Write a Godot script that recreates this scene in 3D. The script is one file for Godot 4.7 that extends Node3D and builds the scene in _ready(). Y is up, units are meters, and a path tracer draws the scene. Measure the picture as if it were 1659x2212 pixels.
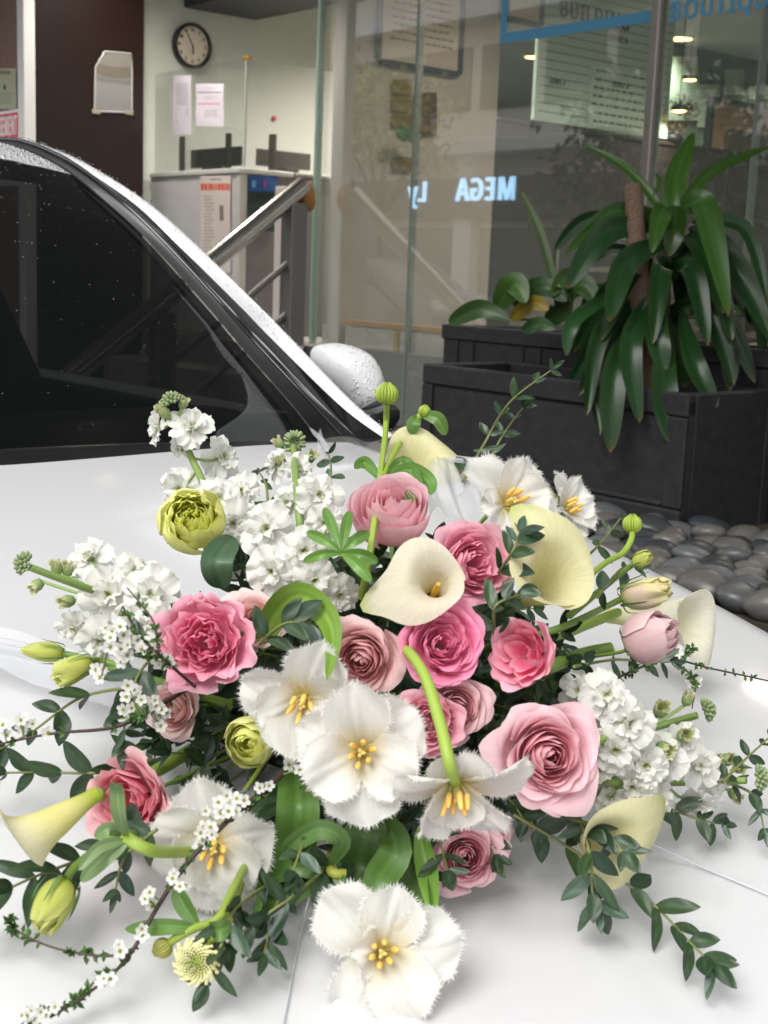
extends Node3D
# A bridal bouquet on the bonnet of a white car, parked along a glass shop front on an overcast day.
# Street axes: u runs along the car (towards its nose), w runs from the street to the shop front, y is up.
const PX := 2900.0
const SN := 0.6427876
const CS := 0.7660444
const EXPOSURE := 2.1
const LAMPS := 3.0
const GLASS_W := 4.85
const TERRACE := 0.38
const LOBBY := 0.8
const HUB := Vector3(-1.02, 0.80, 0.86)   # u, y, w of the middle of the flower foam
var eye: Camera3D
var rng := RandomNumberGenerator.new()
var M := {}
var used := {}


class Mesher:
	var v := PackedVector3Array()
	var c := PackedColorArray()
	var t := PackedVector2Array()
	var f := PackedInt32Array()
	var col := Color.WHITE

	func put(p: Vector3, q := Vector2.ZERO) -> int:
		v.append(p)
		c.append(col)
		t.append(q)
		return v.size() - 1

	func tri(a: Vector3, b: Vector3, d: Vector3) -> void:
		f.append_array([put(a), put(b), put(d)])

	func poly(p: Array, out := Vector3.ZERO) -> void:
		var n := Vector3.ZERO
		for k in range(1, p.size() - 1):
			n += (p[k + 1] - p[0]).cross(p[k] - p[0])
		var at := v.size()
		var turn: bool = out != Vector3.ZERO and n.dot(out) < 0.0
		for k in p.size():
			var uv := Vector2(0, 0)
			if p.size() == 4:
				uv = [Vector2(0, 1), Vector2(1, 1), Vector2(1, 0), Vector2(0, 0)][k]
			put(p[k], uv)
		for k in range(1, p.size() - 1):
			if turn:
				f.append_array([at, at + k + 1, at + k])
			else:
				f.append_array([at, at + k, at + k + 1])

	func grid(fn: Callable, nu: int, nv: int, tint = null) -> void:
		var at := v.size()
		for j in nv + 1:
			for i in nu + 1:
				var a := i / float(nu)
				var b := j / float(nv)
				v.append(fn.call(a, b))
				c.append(tint.call(a, b) if tint != null else col)
				t.append(Vector2(a, 1.0 - b))
		for j in nv:
			for i in nu:
				var k := at + j * (nu + 1) + i
				f.append_array([k, k + 1, k + nu + 1, k + 1, k + nu + 2, k + nu + 1])

	func box(mid: Vector3, size: Vector3, b := Basis(), bev := 0.0) -> void:
		var h := size * 0.5
		if bev <= 0.0:
			for ax in 3:
				for s in [-1.0, 1.0]:
					var n := Vector3.ZERO
					n[ax] = s
					var q := []
					for k in [[-1, -1], [1, -1], [1, 1], [-1, 1]]:
						var p := Vector3.ZERO
						p[ax] = s * h[ax]
						p[(ax + 1) % 3] = k[0] * h[(ax + 1) % 3]
						p[(ax + 2) % 3] = k[1] * h[(ax + 2) % 3]
						q.append(mid + b * p)
					poly(q, b * n)
			return
		var g := h - Vector3.ONE * bev
		var at := func(s: Vector3, ax: int) -> Vector3:
			var p := s * g
			p[ax] = s[ax] * h[ax]
			return mid + b * p
		for ax in 3:
			var e: int = (ax + 1) % 3
			var d: int = (ax + 2) % 3
			for s in [-1.0, 1.0]:
				var q := []
				for k in [[-1, -1], [1, -1], [1, 1], [-1, 1]]:
					var sg := Vector3.ZERO
					sg[ax] = s
					sg[e] = k[0]
					sg[d] = k[1]
					q.append(at.call(sg, ax))
				var n := Vector3.ZERO
				n[ax] = s
				poly(q, b * n)
			for k in [[-1, -1], [1, -1], [1, 1], [-1, 1]]:
				var s0 := Vector3.ZERO
				s0[e] = k[0]
				s0[d] = k[1]
				var s1 := s0
				s0[ax] = -1
				s1[ax] = 1
				poly([at.call(s0, e), at.call(s1, e), at.call(s1, d), at.call(s0, d)], b * Vector3(s0 + s1))
		for x in [-1.0, 1.0]:
			for y in [-1.0, 1.0]:
				for z in [-1.0, 1.0]:
					var s := Vector3(x, y, z)
					poly([at.call(s, 0), at.call(s, 1), at.call(s, 2)], b * s)

	func tube(pts: Array, radii, sides := 6, cap := true) -> void:
		var n := pts.size()
		var ref := Vector3(0.31, 0.87, 0.38)
		var at := v.size()
		for i in n:
			var d: Vector3 = (pts[min(i + 1, n - 1)] - pts[max(i - 1, 0)]).normalized()
			var x := d.cross(ref)
			if x.length() < 0.05:
				x = d.cross(Vector3(0.9, 0.1, -0.4))
			x = x.normalized()
			var y := d.cross(x).normalized()
			ref = x.cross(d)
			var r: float = radii if radii is float else lerpf(radii[0], radii[1], i / float(n - 1)) if radii.size() == 2 else radii[i]
			for k in sides + 1:
				var a := TAU * k / sides
				put(pts[i] + (x * cos(a) + y * sin(a)) * r, Vector2(k / float(sides), i / float(n - 1)))
		for i in n - 1:
			for k in sides:
				var q := at + i * (sides + 1) + k
				f.append_array([q, q + sides + 1, q + 1, q + 1, q + sides + 1, q + sides + 2])
		if cap:
			for e in [0, n - 1]:
				var q := []
				for k in sides:
					q.append(v[at + e * (sides + 1) + k])
				poly(q, pts[e] - pts[1 if e == 0 else n - 2])

	func ball(mid: Vector3, r: Vector3, b := Basis(), nu := 10, nv := 6, bump := 0.0, sd := 0.0) -> void:
		var fn := func(a: float, e: float) -> Vector3:
			var th := TAU * a
			var ph := PI * (e - 0.5)
			var p := Vector3(cos(th) * cos(ph), sin(ph), sin(th) * cos(ph))
			var k := 1.0 + bump * (sin(p.x * 3.1 + sd) * cos(p.z * 2.7 + sd * 1.7) + 0.5 * sin(p.y * 4.3 + p.x * 2.0 + sd * 0.6))
			return mid + b * (p * r * k)
		var at := f.size()
		grid(fn, nu, nv)
		for k in range(at, f.size(), 3):
			var q := f[k + 1]
			f[k + 1] = f[k + 2]
			f[k + 2] = q

	func lathe(prof: Array, mid: Vector3, b := Basis(), sides := 16) -> void:
		var fn := func(a: float, e: float) -> Vector3:
			var k := e * (prof.size() - 1)
			var i := mini(int(k), prof.size() - 2)
			var p: Vector2 = prof[i].lerp(prof[i + 1], k - i)
			return mid + b * Vector3(cos(-TAU * a) * p.x, p.y, sin(-TAU * a) * p.x)
		grid(fn, sides, prof.size() - 1)

	func done() -> ArrayMesh:
		var n := PackedVector3Array()
		n.resize(v.size())
		for k in range(0, f.size(), 3):
			var a := v[f[k]]
			var m := (v[f[k + 2]] - a).cross(v[f[k + 1]] - a)
			n[f[k]] += m
			n[f[k + 1]] += m
			n[f[k + 2]] += m
		for k in n.size():
			n[k] = n[k].normalized() if n[k].length_squared() > 1e-24 else Vector3.UP
		var s := []
		s.resize(Mesh.ARRAY_MAX)
		s[Mesh.ARRAY_VERTEX] = v
		s[Mesh.ARRAY_NORMAL] = n
		s[Mesh.ARRAY_COLOR] = c
		s[Mesh.ARRAY_TEX_UV] = t
		s[Mesh.ARRAY_INDEX] = f
		var m := ArrayMesh.new()
		m.add_surface_from_arrays(Mesh.PRIMITIVE_TRIANGLES, s)
		return m


# ---------------------------------------------------------------- helpers
func st(u: float, y: float, w: float) -> Vector3:      # street axes -> world
	return Vector3(SN * u + CS * w, y, CS * u - SN * w)

func uyw(p: Vector3) -> Vector3:
	return Vector3(SN * p.x + CS * p.z, p.y, CS * p.x - SN * p.z)

func sb() -> Basis:                                    # columns: along +u, up, and towards the street (-w)
	return Basis(Vector3(SN, 0, CS), Vector3.UP, Vector3(-CS, 0, SN))

func ray(x: float, y: float) -> Vector3:
	return eye.basis * Vector3((x - 829.5) / PX, (1106.0 - y) / PX, -1.0)

func at(x: float, y: float, d: float) -> Vector3:      # the point d metres out along the sight line
	return eye.position + ray(x, y) * d

func on(x: float, y: float, axis: int, value: float) -> Vector3:   # where a sight line meets a plane of the street axes
	var a := uyw(eye.position)
	var d := uyw(ray(x, y))
	return a + d * ((value - a[axis]) / d[axis])

func hood(u: float, w: float) -> float:
	return 0.95 - 0.09 * (u + 2.1) - 0.045 * (u + 2.1) * (u + 2.1) - 0.05 * pow(absf((w - 0.88) / 0.86), 2.5)

func hood_depth(x: float, y: float, up := 0.0) -> float:
	var lo := 0.3
	var hi := 4.0
	var r := ray(x, y)
	for k in 40:
		var m := (lo + hi) * 0.5
		var q := uyw(eye.position + r * m)
		if q.y > hood(q.x, q.z) + up:
			lo = m
		else:
			hi = m
	return lo

func dome(x: float, y: float, sink := 0.0) -> float:   # how far out the mound of flowers is along a sight line
	var size := Vector3(0.36, 0.27, 0.33)
	var o := (eye.position - st(HUB.x, HUB.y, HUB.z)) / size
	var d := ray(x, y) / size
	var b := o.dot(d)
	var a := d.dot(d)
	var k := b * b - a * (o.dot(o) - 1.0)
	var s := (-b - sqrt(k)) / a if k > 0.0 else -b / a
	return minf(s + sink, hood_depth(x, y, 0.03))

func named(called: String) -> String:
	used[called] = used.get(called, -1) + 1
	return called if used[called] == 0 else "%s_%03d" % [called, used[called]]

func mat(color: Color, rough := 0.6, more := {}) -> StandardMaterial3D:   # colour as linear base colour
	var m := StandardMaterial3D.new()
	m.albedo_color = color.linear_to_srgb()
	m.albedo_color.a = color.a
	m.roughness = rough
	for k in more:
		m.set(k, more[k])
	return m

func obj(parent: Node, called: String, mesh: Mesh, m: Material, place := Transform3D()) -> MeshInstance3D:
	var o := MeshInstance3D.new()
	o.name = named(called) if parent == self else called
	o.mesh = mesh
	o.material_override = m
	o.transform = place
	parent.add_child(o, true)
	return o

func tag(o: Node, label: String, category: String, group := "") -> Node:
	o.set_meta("label", label)
	o.set_meta("category", category)
	if group:
		o.set_meta("group", group)
	return o

func struct(called: String, mesh: Mesh, m: Material) -> MeshInstance3D:
	var o := obj(self, called, mesh, m)
	o.set_meta("kind", "structure")
	return o

func stuff(o: Node) -> Node:
	o.set_meta("kind", "stuff")
	return o

func thing(called: String, label: String, category: String, where := Vector3.ZERO, group := "", turn := Basis()) -> Node3D:
	var o := Node3D.new()
	o.name = named(called)
	o.transform = Transform3D(turn, where)
	add_child(o)
	tag(o, label, category, group)
	return o

func box(mid: Vector3, size: Vector3, b := Basis(), bev := 0.0) -> ArrayMesh:
	var m := Mesher.new()
	m.box(mid, size, b, bev)
	return m.done()

func span(lo: Vector3, hi: Vector3, bev := 0.0) -> ArrayMesh:   # a box between two corners given in street axes
	var q := (lo + hi) * 0.5
	var s := (hi - lo).abs()
	return box(st(q.x, q.y, q.z), Vector3(s.x, s.y, s.z), sb(), bev)

func tube(pts: Array, radii, sides := 6) -> ArrayMesh:
	var m := Mesher.new()
	m.tube(pts, radii, sides)
	return m.done()

func ball(mid: Vector3, r: Vector3, b := Basis(), nu := 12, nv := 8) -> ArrayMesh:
	var m := Mesher.new()
	m.ball(mid, r, b, nu, nv)
	return m.done()

func curve(p: Array, n: int) -> Array:                  # a smooth line through points
	var out := []
	for k in n + 1:
		var s := k / float(n) * (p.size() - 1)
		var i := mini(int(s), p.size() - 2)
		var a: Vector3 = p[max(i - 1, 0)]
		var d: Vector3 = p[min(i + 2, p.size() - 1)]
		out.append(p[i].cubic_interpolate(p[i + 1], a, d, s - i))
	return out

func upright(y: Vector3, spin := 0.0) -> Basis:         # a basis whose y axis points along y
	y = y.normalized()
	var x := y.cross(Vector3(0.2, 0.3, 0.93))
	if x.length() < 0.1:
		x = y.cross(Vector3.RIGHT)
	x = x.normalized()
	return Basis(x, y, x.cross(y)) * Basis(Vector3.UP, spin)

func look(fx: float, fy: float, fz: float) -> Vector3:  # a direction seen from the photographer: right, up, towards
	return (eye.basis * Vector3(fx, fy, fz)).normalized()

func noise_tex(freq: float, lo: Color, hi: Color, size := 512, octaves := 4, normal := 0.0, sd := 1, kind := FastNoiseLite.TYPE_SIMPLEX_SMOOTH) -> NoiseTexture2D:
	var n := FastNoiseLite.new()
	n.seed = sd
	n.frequency = freq
	n.noise_type = kind
	n.fractal_octaves = octaves
	var x := NoiseTexture2D.new()
	x.width = size
	x.height = size
	x.seamless = true
	x.noise = n
	if normal > 0.0:
		x.as_normal_map = true
		x.bump_strength = normal
	else:
		var g := Gradient.new()
		g.set_color(0, lo.linear_to_srgb())
		g.set_color(1, hi.linear_to_srgb())
		x.color_ramp = g
	return x

func rough(color_lo: Color, color_hi: Color, freq: float, scale: float, r: float, more := {}, sd := 1) -> StandardMaterial3D:
	var m := mat(Color.WHITE, r, more)
	m.albedo_texture = noise_tex(freq, color_lo, color_hi, 512, 5, 0.0, sd)
	m.uv1_triplanar = true
	m.uv1_world_triplanar = true
	m.uv1_scale = Vector3.ONE * scale
	return m

func text(parent: Node, called: String, words: String, height: float, place: Transform3D, m: Material, bold := true, depth := 0.003) -> MeshInstance3D:
	var x := TextMesh.new()
	var f := SystemFont.new()
	f.font_names = PackedStringArray(["Droid Sans"])
	f.font_weight = 700 if bold else 400
	x.font = f
	x.font_size = 48
	x.text = words
	x.pixel_size = height / 35.0
	x.depth = depth
	x.curve_step = 1.5
	return obj(parent, called, x, m, place * Transform3D(Basis(), Vector3(0, height * 0.5, 0)))   # the mesh is centred; set it on its baseline

func print_paper(w: int, h: int, ground: Color, rows: Array, sd: int) -> StandardMaterial3D:   # rows: [from, to, colour, line height, gap, left, right]
	var im := Image.create(w, h, false, Image.FORMAT_RGBA8)
	im.fill(ground)
	var r := RandomNumberGenerator.new()
	r.seed = sd
	for row in rows:
		if row.size() == 4:
			im.fill_rect(Rect2i(int(row[1] * w), int(row[0] * h), int(row[2] * w), int(row[3].a8 * h / 255.0)), Color(row[3], 1.0))
			continue
		var y: float = row[0]
		while y < row[1]:
			var x: float = row[5] + r.randf() * 0.05
			var end: float = row[6] - r.randf() * 0.15
			while x < end:
				var l := r.randf_range(0.03, 0.11)
				im.fill_rect(Rect2i(int(x * w), int(y * h), maxi(1, int(minf(l, end - x) * w)), maxi(1, int(row[3] * h))), row[2])
				x += l + 0.018
			y += row[4]
	var m := StandardMaterial3D.new()
	m.albedo_texture = ImageTexture.create_from_image(im)
	m.roughness = 0.7
	return m

func sheet(parent: Node, called: String, a: Vector3, b: Vector3, c: Vector3, d: Vector3, m: Material, bow := 0.004) -> MeshInstance3D:   # a sheet of paper, corners bottom-left, bottom-right, top-right, top-left
	var n := (b - a).cross(d - a).normalized()
	var g := Mesher.new()
	var fn := func(x: float, y: float) -> Vector3:
		return a.lerp(b, x).lerp(d.lerp(c, x), y) + n * (0.003 + bow * sin(x * PI) * (0.4 + 0.6 * y) + bow * 0.5 * sin(y * 7.0 + x * 3.0))
	g.grid(fn, 6, 6)
	return obj(parent, called, g.done(), m)

func turned(b: Basis) -> Basis:
	return b.orthonormalized()


func pw(x: float, y: float, axis: int, value: float) -> Vector3:   # the same point in the world
	var q := on(x, y, axis, value)
	return st(q.x, q.y, q.z)

func glow(c: Color, e: float) -> StandardMaterial3D:
	var m := mat(Color(0.9, 0.9, 0.9), 0.5)
	m.emission_enabled = true
	m.emission = c
	m.emission_energy_multiplier = e
	return m

func glass(tint: Color, r := 0.01) -> StandardMaterial3D:
	return mat(tint, r, {"transparency": BaseMaterial3D.TRANSPARENCY_ALPHA, "metallic_specular": 0.5})


func _ready() -> void:
	rng.seed = 7
	eye = Camera3D.new()
	eye.name = "camera"
	eye.position = Vector3(0, 1.25, 0)
	eye.rotation_degrees = Vector3(-10.2, 0, 2.2)
	eye.fov = rad_to_deg(2.0 * atan(1106.0 / PX))
	eye.near = 0.05
	eye.far = 300.0
	var lens := CameraAttributesPhysical.new()
	lens.frustum_focal_length = 12.0 * PX / 1106.0
	lens.frustum_focus_distance = 1.5
	lens.exposure_aperture = 9.0
	lens.exposure_multiplier = 1.0
	eye.attributes = lens
	add_child(eye)

	var we := WorldEnvironment.new()
	we.name = "overcast_sky"
	var env := Environment.new()
	var sky := Sky.new()
	var sm := ProceduralSkyMaterial.new()
	sm.sky_top_color = Color(0.90, 0.905, 0.91)
	sm.sky_horizon_color = Color(0.90, 0.90, 0.90)
	sm.sky_curve = 0.3
	sm.ground_bottom_color = Color(0.35, 0.35, 0.34)
	sm.ground_horizon_color = Color(0.6, 0.6, 0.59)
	sm.sky_energy_multiplier = 0.93
	sky.sky_material = sm
	env.background_mode = Environment.BG_SKY
	env.sky = sky
	env.tonemap_mode = Environment.TONE_MAPPER_LINEAR
	env.tonemap_exposure = EXPOSURE
	env.sdfgi_enabled = true
	env.ssao_enabled = true
	env.ssil_enabled = true
	we.environment = env
	add_child(we)

	var sun := DirectionalLight3D.new()
	sun.name = "sun_behind_cloud"
	sun.light_energy = 0.5
	sun.light_color = Color(1.0, 0.995, 0.985)
	sun.light_angular_distance = 34.0
	sun.shadow_enabled = true
	sun.basis = Basis.looking_at(Vector3(0.36, -0.78, -0.58), Vector3.UP)
	add_child(sun)

	materials()
	setting()
	entrance()
	lobby()
	across_the_street()
	planters()
	car()
	bouquet()


func materials() -> void:
	M.granite = rough(Color(0.006, 0.003, 0.0026), Color(0.024, 0.010, 0.008), 0.09, 1.2, 0.28, {}, 3)
	M.granite_light = rough(Color(0.16, 0.09, 0.075), Color(0.27, 0.17, 0.145), 0.05, 1.0, 0.4, {}, 5)
	M.white_metal = mat(Color(0.72, 0.72, 0.72), 0.4)
	M.plaster = rough(Color(0.53, 0.56, 0.51), Color(0.585, 0.61, 0.56), 0.02, 0.6, 0.85, {}, 6)
	M.soffit = rough(Color(0.20, 0.20, 0.195), Color(0.24, 0.24, 0.235), 0.03, 0.5, 0.9, {}, 8)
	M.dark = mat(Color(0.012, 0.012, 0.014), 0.45)
	M.steel = mat(Color(0.62, 0.60, 0.57), 0.22, {"metallic": 1.0})
	M.bar = mat(Color(0.16, 0.155, 0.15), 0.45, {"metallic": 0.4})
	M.counter = rough(Color(0.46, 0.455, 0.45), Color(0.52, 0.515, 0.51), 0.02, 0.8, 0.5, {}, 9)
	M.counter_dark = rough(Color(0.14, 0.14, 0.138), Color(0.18, 0.18, 0.176), 0.02, 0.8, 0.55, {}, 10)
	M.pane = glass(Color(0.55, 0.7, 0.6, 0.03))
	M.screen = glass(Color(0.08, 0.11, 0.08, 0.10))
	M.edge = mat(Color(0.38, 0.55, 0.47), 0.2)
	M.tape = rough(Color(0.24, 0.10, 0.018), Color(0.36, 0.17, 0.03), 0.06, 3.0, 0.45)
	M.paving = rough(Color(0.16, 0.155, 0.145), Color(0.24, 0.23, 0.22), 0.04, 1.0, 0.75)
	M.asphalt = rough(Color(0.04, 0.04, 0.04), Color(0.08, 0.08, 0.08), 0.2, 1.5, 0.3)
	M.beige = rough(Color(0.34, 0.305, 0.26), Color(0.40, 0.355, 0.305), 0.01, 0.5, 0.8)
	M.wood = rough(Color(0.016, 0.011, 0.008), Color(0.035, 0.024, 0.017), 0.02, 1.0, 0.5)
	M.green_wall = rough(Color(0.05, 0.095, 0.06), Color(0.07, 0.12, 0.08), 0.01, 0.5, 0.8)
	M.ceiling = mat(Color(0.42, 0.45, 0.39), 0.9)
	M.frosted = mat(Color(0.42, 0.56, 0.45), 0.35)
	M.navy = mat(Color(0.012, 0.025, 0.032), 0.4)
	M.vinyl = mat(Color(0.10, 0.36, 0.60), 0.5)
	M.ink = mat(Color(0.03, 0.03, 0.03), 0.6)
	M.lamp = glow(Color(1.0, 0.80, 0.45), 6.0)
	M.planter = rough(Color(0.008, 0.008, 0.010), Color(0.028, 0.028, 0.031), 0.03, 1.2, 0.7, {}, 12)
	M.soil = rough(Color(0.02, 0.015, 0.01), Color(0.06, 0.045, 0.03), 0.2, 3.0, 0.95)
	M.paint = mat(Color(0.62, 0.62, 0.63), 0.35, {"clearcoat_enabled": true, "clearcoat": 0.55, "clearcoat_roughness": 0.08})
	M.trim = mat(Color(0.012, 0.012, 0.013), 0.32)
	M.trim_gloss = mat(Color(0.006, 0.006, 0.007), 0.06)
	M.rubber = mat(Color(0.012, 0.012, 0.012), 0.8)
	M.chrome = mat(Color(0.75, 0.75, 0.75), 0.1, {"metallic": 1.0})
	M.petal = mat(Color.WHITE, 0.6, {"vertex_color_use_as_albedo": true, "metallic_specular": 0.22, "backlight_enabled": true, "backlight": Color(0.85, 0.85, 0.85), "heightmap_enabled": true, "heightmap_scale": 0.012, "heightmap_texture": noise_tex(0.03, Color.BLACK, Color.WHITE, 256, 3, 0.0, 77), "uv1_scale": Vector3(5, 0.5, 1), "albedo_texture": noise_tex(0.035, Color(0.90, 0.88, 0.88), Color(1, 1, 1), 256, 4, 0.0, 78)})
	M.small_petal = mat(Color.WHITE, 0.6, {"vertex_color_use_as_albedo": true, "metallic_specular": 0.22, "backlight_enabled": true, "backlight": Color(0.85, 0.85, 0.85)})
	M.leaf = mat(Color.WHITE, 0.42, {"vertex_color_use_as_albedo": true, "backlight_enabled": true, "backlight": Color(0.22, 0.22, 0.22)})
	M.dark_leaf = mat(Color.WHITE, 0.42, {"vertex_color_use_as_albedo": true, "backlight_enabled": true, "backlight": Color(0.12, 0.12, 0.12)})
	M.solid = mat(Color.WHITE, 0.6, {"vertex_color_use_as_albedo": true})


# ---------------------------------------------------------------- the setting
func setting() -> void:
	struct("road", span(Vector3(-120, -0.2, -11), Vector3(120, 0, 3.0)), M.asphalt)
	struct("ground", box(Vector3(0, -0.5, 0), Vector3(500, 0.5, 500)), M.paving)
	struct("far_pavement", span(Vector3(-120, -0.2, -14), Vector3(120, 0.13, -11.0)), M.paving)
	struct("terrace", span(Vector3(-6.0, -0.2, 3.06), Vector3(3.5, TERRACE - 0.06, 4.98), 0.01), M.paving)
	struct("terrace_kerb", span(Vector3(-6.0, -0.2, 2.95), Vector3(3.5, TERRACE - 0.10, 3.055), 0.012), rough(Color(0.012, 0.012, 0.013), Color(0.03, 0.03, 0.03), 0.1, 2.0, 0.15))
	for k in 5:      # the entrance steps
		struct("entrance_step", span(Vector3(-7.9, -0.2, 3.3 + k * 0.3), Vector3(-6.02, 0.16 * (k + 1), 4.9), 0.008), M.paving)
	struct("canopy", span(Vector3(-16, 4.3, 1.3), Vector3(4, 4.7, 4.84)), M.soffit)
	# river stones between the car and the planters
	var bed := struct("pebble_bed", span(Vector3(-4.6, TERRACE - 0.10, 3.07), Vector3(-0.9, TERRACE - 0.035, 4.9)), M.soil)
	var kinds := []
	var tones := [Color(0.04, 0.043, 0.046), Color(0.085, 0.088, 0.09), Color(0.105, 0.10, 0.092), Color(0.13, 0.122, 0.112), Color(0.034, 0.042, 0.05), Color(0.11, 0.115, 0.12)]
	for k in 10:
		var g := Mesher.new()
		g.ball(Vector3.ZERO, Vector3(1, 0.52, 0.8), Basis(), 14, 9, 0.07, k * 1.3)
		kinds.append(g.done())
	var stones := []
	for k in 6:
		stones.append(rough(tones[k] * 0.65, tones[k] * 1.15, 0.12, 2.0, 0.38, {}, 20 + k))
	var count := 0
	for i in 30:
		for j in 8:
			var u := -4.3 + i * 0.118 + (j % 2) * 0.059 + rng.randf_range(-0.02, 0.02)
			var w := 3.14 + j * 0.108 + rng.randf_range(-0.015, 0.015)
			if u > -2.94 - 0.0 and w > 4.6 or count >= 298 or u > -1.25:
				continue
			if w > 3.85 and u < -2.9:
				continue
			count += 1
			var s := rng.randf_range(0.056, 0.09)
			var b := Basis.from_euler(Vector3(rng.randf_range(-0.25, 0.25), rng.randf() * TAU, rng.randf_range(-0.25, 0.25))).scaled(Vector3(s, s, s))
			obj(bed, "pebble", kinds[rng.randi() % 10], stones[rng.randi() % 6], Transform3D(b, st(u, TERRACE - 0.012 + rng.randf_range(0, 0.03), w)))


func facing_nose() -> Basis:     # for flat things on walls that face along +u: x to the viewer's right
	return Basis(st(0, 0, 1), Vector3.UP, st(1, 0, 0))

func paper_on(parent: Node, called: String, px: Array, axis: int, value: float, m: Material, bow := 0.004) -> MeshInstance3D:
	return sheet(parent, called, pw(px[0], px[3], axis, value), pw(px[2], px[3], axis, value), pw(px[2], px[1], axis, value), pw(px[0], px[1], axis, value), m, bow)

func lines(ground: Color, ink: Color, sd: int, n := 0.05) -> StandardMaterial3D:
	return print_paper(160, 220, ground, [[0.08, 0.14, ink, 0.025, 0.1, 0.25, 0.85], [0.2, 0.9, ink, 0.012, n, 0.12, 0.95]], sd)


func entrance() -> void:
	# granite column with a notice in a plastic sleeve
	var CU := -8.0
	var cl := on(72, 100, 0, CU).z
	var cr := on(311, 250, 0, CU).z
	var c := thing("granite_column", "dark brown polished granite column left of the guard counter", "column", st(CU - 0.06, 0, (cl + cr) * 0.5))
	var inv := c.transform.affine_inverse()
	obj(c, "shaft", span(Vector3(CU - 0.13, 0.0, cl), Vector3(CU, 4.28, cr), 0.006), M.granite, inv)
	obj(c, "edge_strip", span(Vector3(CU - 0.12, 0.0, cl - 0.05), Vector3(CU + 0.012, 4.28, cl - 0.002), 0.004), mat(Color(0.10, 0.05, 0.048), 0.4), inv)
	var nm := print_paper(120, 190, Color(0.60, 0.60, 0.585), [[0.0, 0.0, 0.0, Color(1, 1, 1, 0)]], 4)
	var im := Image.create(120, 190, false, Image.FORMAT_RGBA8)
	im.fill(Color(0.50, 0.50, 0.495))
	im.fill_rect(Rect2i(0, 0, 120, 84), Color(0.46, 0.45, 0.43))
	for k in 60:
		var y := 34 + int(10.0 * sin(k * 0.05)) - k / 6
		im.fill_rect(Rect2i(k * 2, y, 2, 30), Color(0.41, 0.39, 0.35))
	im.fill_rect(Rect2i(0, 72, 120, 11), Color(0.43, 0.43, 0.43))
	nm.albedo_texture = ImageTexture.create_from_image(im)
	nm.roughness = 0.25
	var note := thing("sleeved_notice", "grey blank notice in a clear sleeve taped on the dark granite column", "notice", pw(243, 180, 0, CU + 0.01))
	var ps := []
	for q in [[204, 240], [285, 243], [285, 150], [283, 116], [226, 111], [206, 145]]:
		ps.append(pw(q[0], q[1], 0, CU + 0.006))
	var g := Mesher.new()
	var mid := pw(243, 180, 0, CU + 0.01)
	for k in 6:
		var a: Vector3 = ps[k]
		var b: Vector3 = ps[(k + 1) % 6]
		var at0 := g.v.size()
		for p in [mid, a, b]:
			var q := uyw(p)
			g.put(p, Vector2((q.z - on(204, 180, 0, CU + 0.006).z) / 0.315, (on(243, 112, 0, CU + 0.006).y - q.y) / 0.435))
		g.f.append_array([at0, at0 + 2, at0 + 1])
	obj(note, "paper", g.done(), nm, note.transform.affine_inverse())
	var rim := Mesher.new()
	ps.append(ps[0])
	rim.tube(ps, 0.005, 5)
	obj(note, "sleeve_edge", rim.done(), mat(Color(0.40, 0.40, 0.39), 0.3), note.transform.affine_inverse())
	for q in [[[204, 238], 0], [[283, 240], 1]]:
		obj(note, "tape", box(pw(q[0][0] + (4 if q[1] == 0 else -4), q[0][1] + 3, 0, CU + 0.012), Vector3(0.06, 0.026, 0.002), facing_nose()), mat(Color(0.3, 0.26, 0.2), 0.4), note.transform.affine_inverse())

	# the car park pylon at the picture's left edge
	var PW := cl - 0.11
	var ur := on(60, 150, 2, PW).x
	var um := on(47, 150, 2, PW).x
	var ul := on(-40, 150, 2, PW).x
	var p := thing("granite_pylon", "light brown granite panel with a white metal edge post, left of the dark column", "panel", st(um - 0.4, 0, PW))
	inv = p.transform.affine_inverse()
	obj(p, "slab", span(Vector3(ul, 0, PW), Vector3(um - 0.002, 4.1, PW + 0.045), 0.005), M.granite_light, inv)
	obj(p, "edge_post", span(Vector3(um, 0, PW - 0.03), Vector3(ur, 4.1, PW + 0.05), 0.006), M.white_metal, inv)
	var sg := thing("car_park_sign", "red sign with white lettering for the basement car park on the light granite panel", "sign", st(um - 0.4, 1.9, PW))
	inv = sg.transform.affine_inverse()
	var y0 := on(20, 245, 2, PW).y
	var white := mat(Color(0.82, 0.80, 0.80), 0.5)
	obj(sg, "plate", span(Vector3(um - 0.86, y0 - 0.44, PW - 0.014), Vector3(um - 0.004, y0 + 0.016, PW - 0.001), 0.002), mat(Color(0.8, 0.74, 0.76), 0.5), inv)
	var red := mat(Color(0.62, 0.012, 0.055), 0.45)
	var words := ["BASEMENT", "CARPARK"]
	for k in 2:
		obj(sg, "red_band", span(Vector3(um - 0.85, y0 - 0.16 - k * 0.17, PW - 0.018), Vector3(um - 0.02, y0 - 0.004 - k * 0.17, PW - 0.015), 0.001), red, inv)
		var tx := text(sg, "lettering", words[k], 0.105, inv * Transform3D(sb() * Basis.from_scale(Vector3(0.46, 1.1, 1)), st(um - 0.03, y0 - 0.138 - k * 0.17, PW - 0.020)), white)
		(tx.mesh as TextMesh).horizontal_alignment = HORIZONTAL_ALIGNMENT_RIGHT
	var nt := thing("pylon_notice", "small pale notice in a sleeve above the red car park sign", "notice", pw(15, 195, 2, PW))
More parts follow.
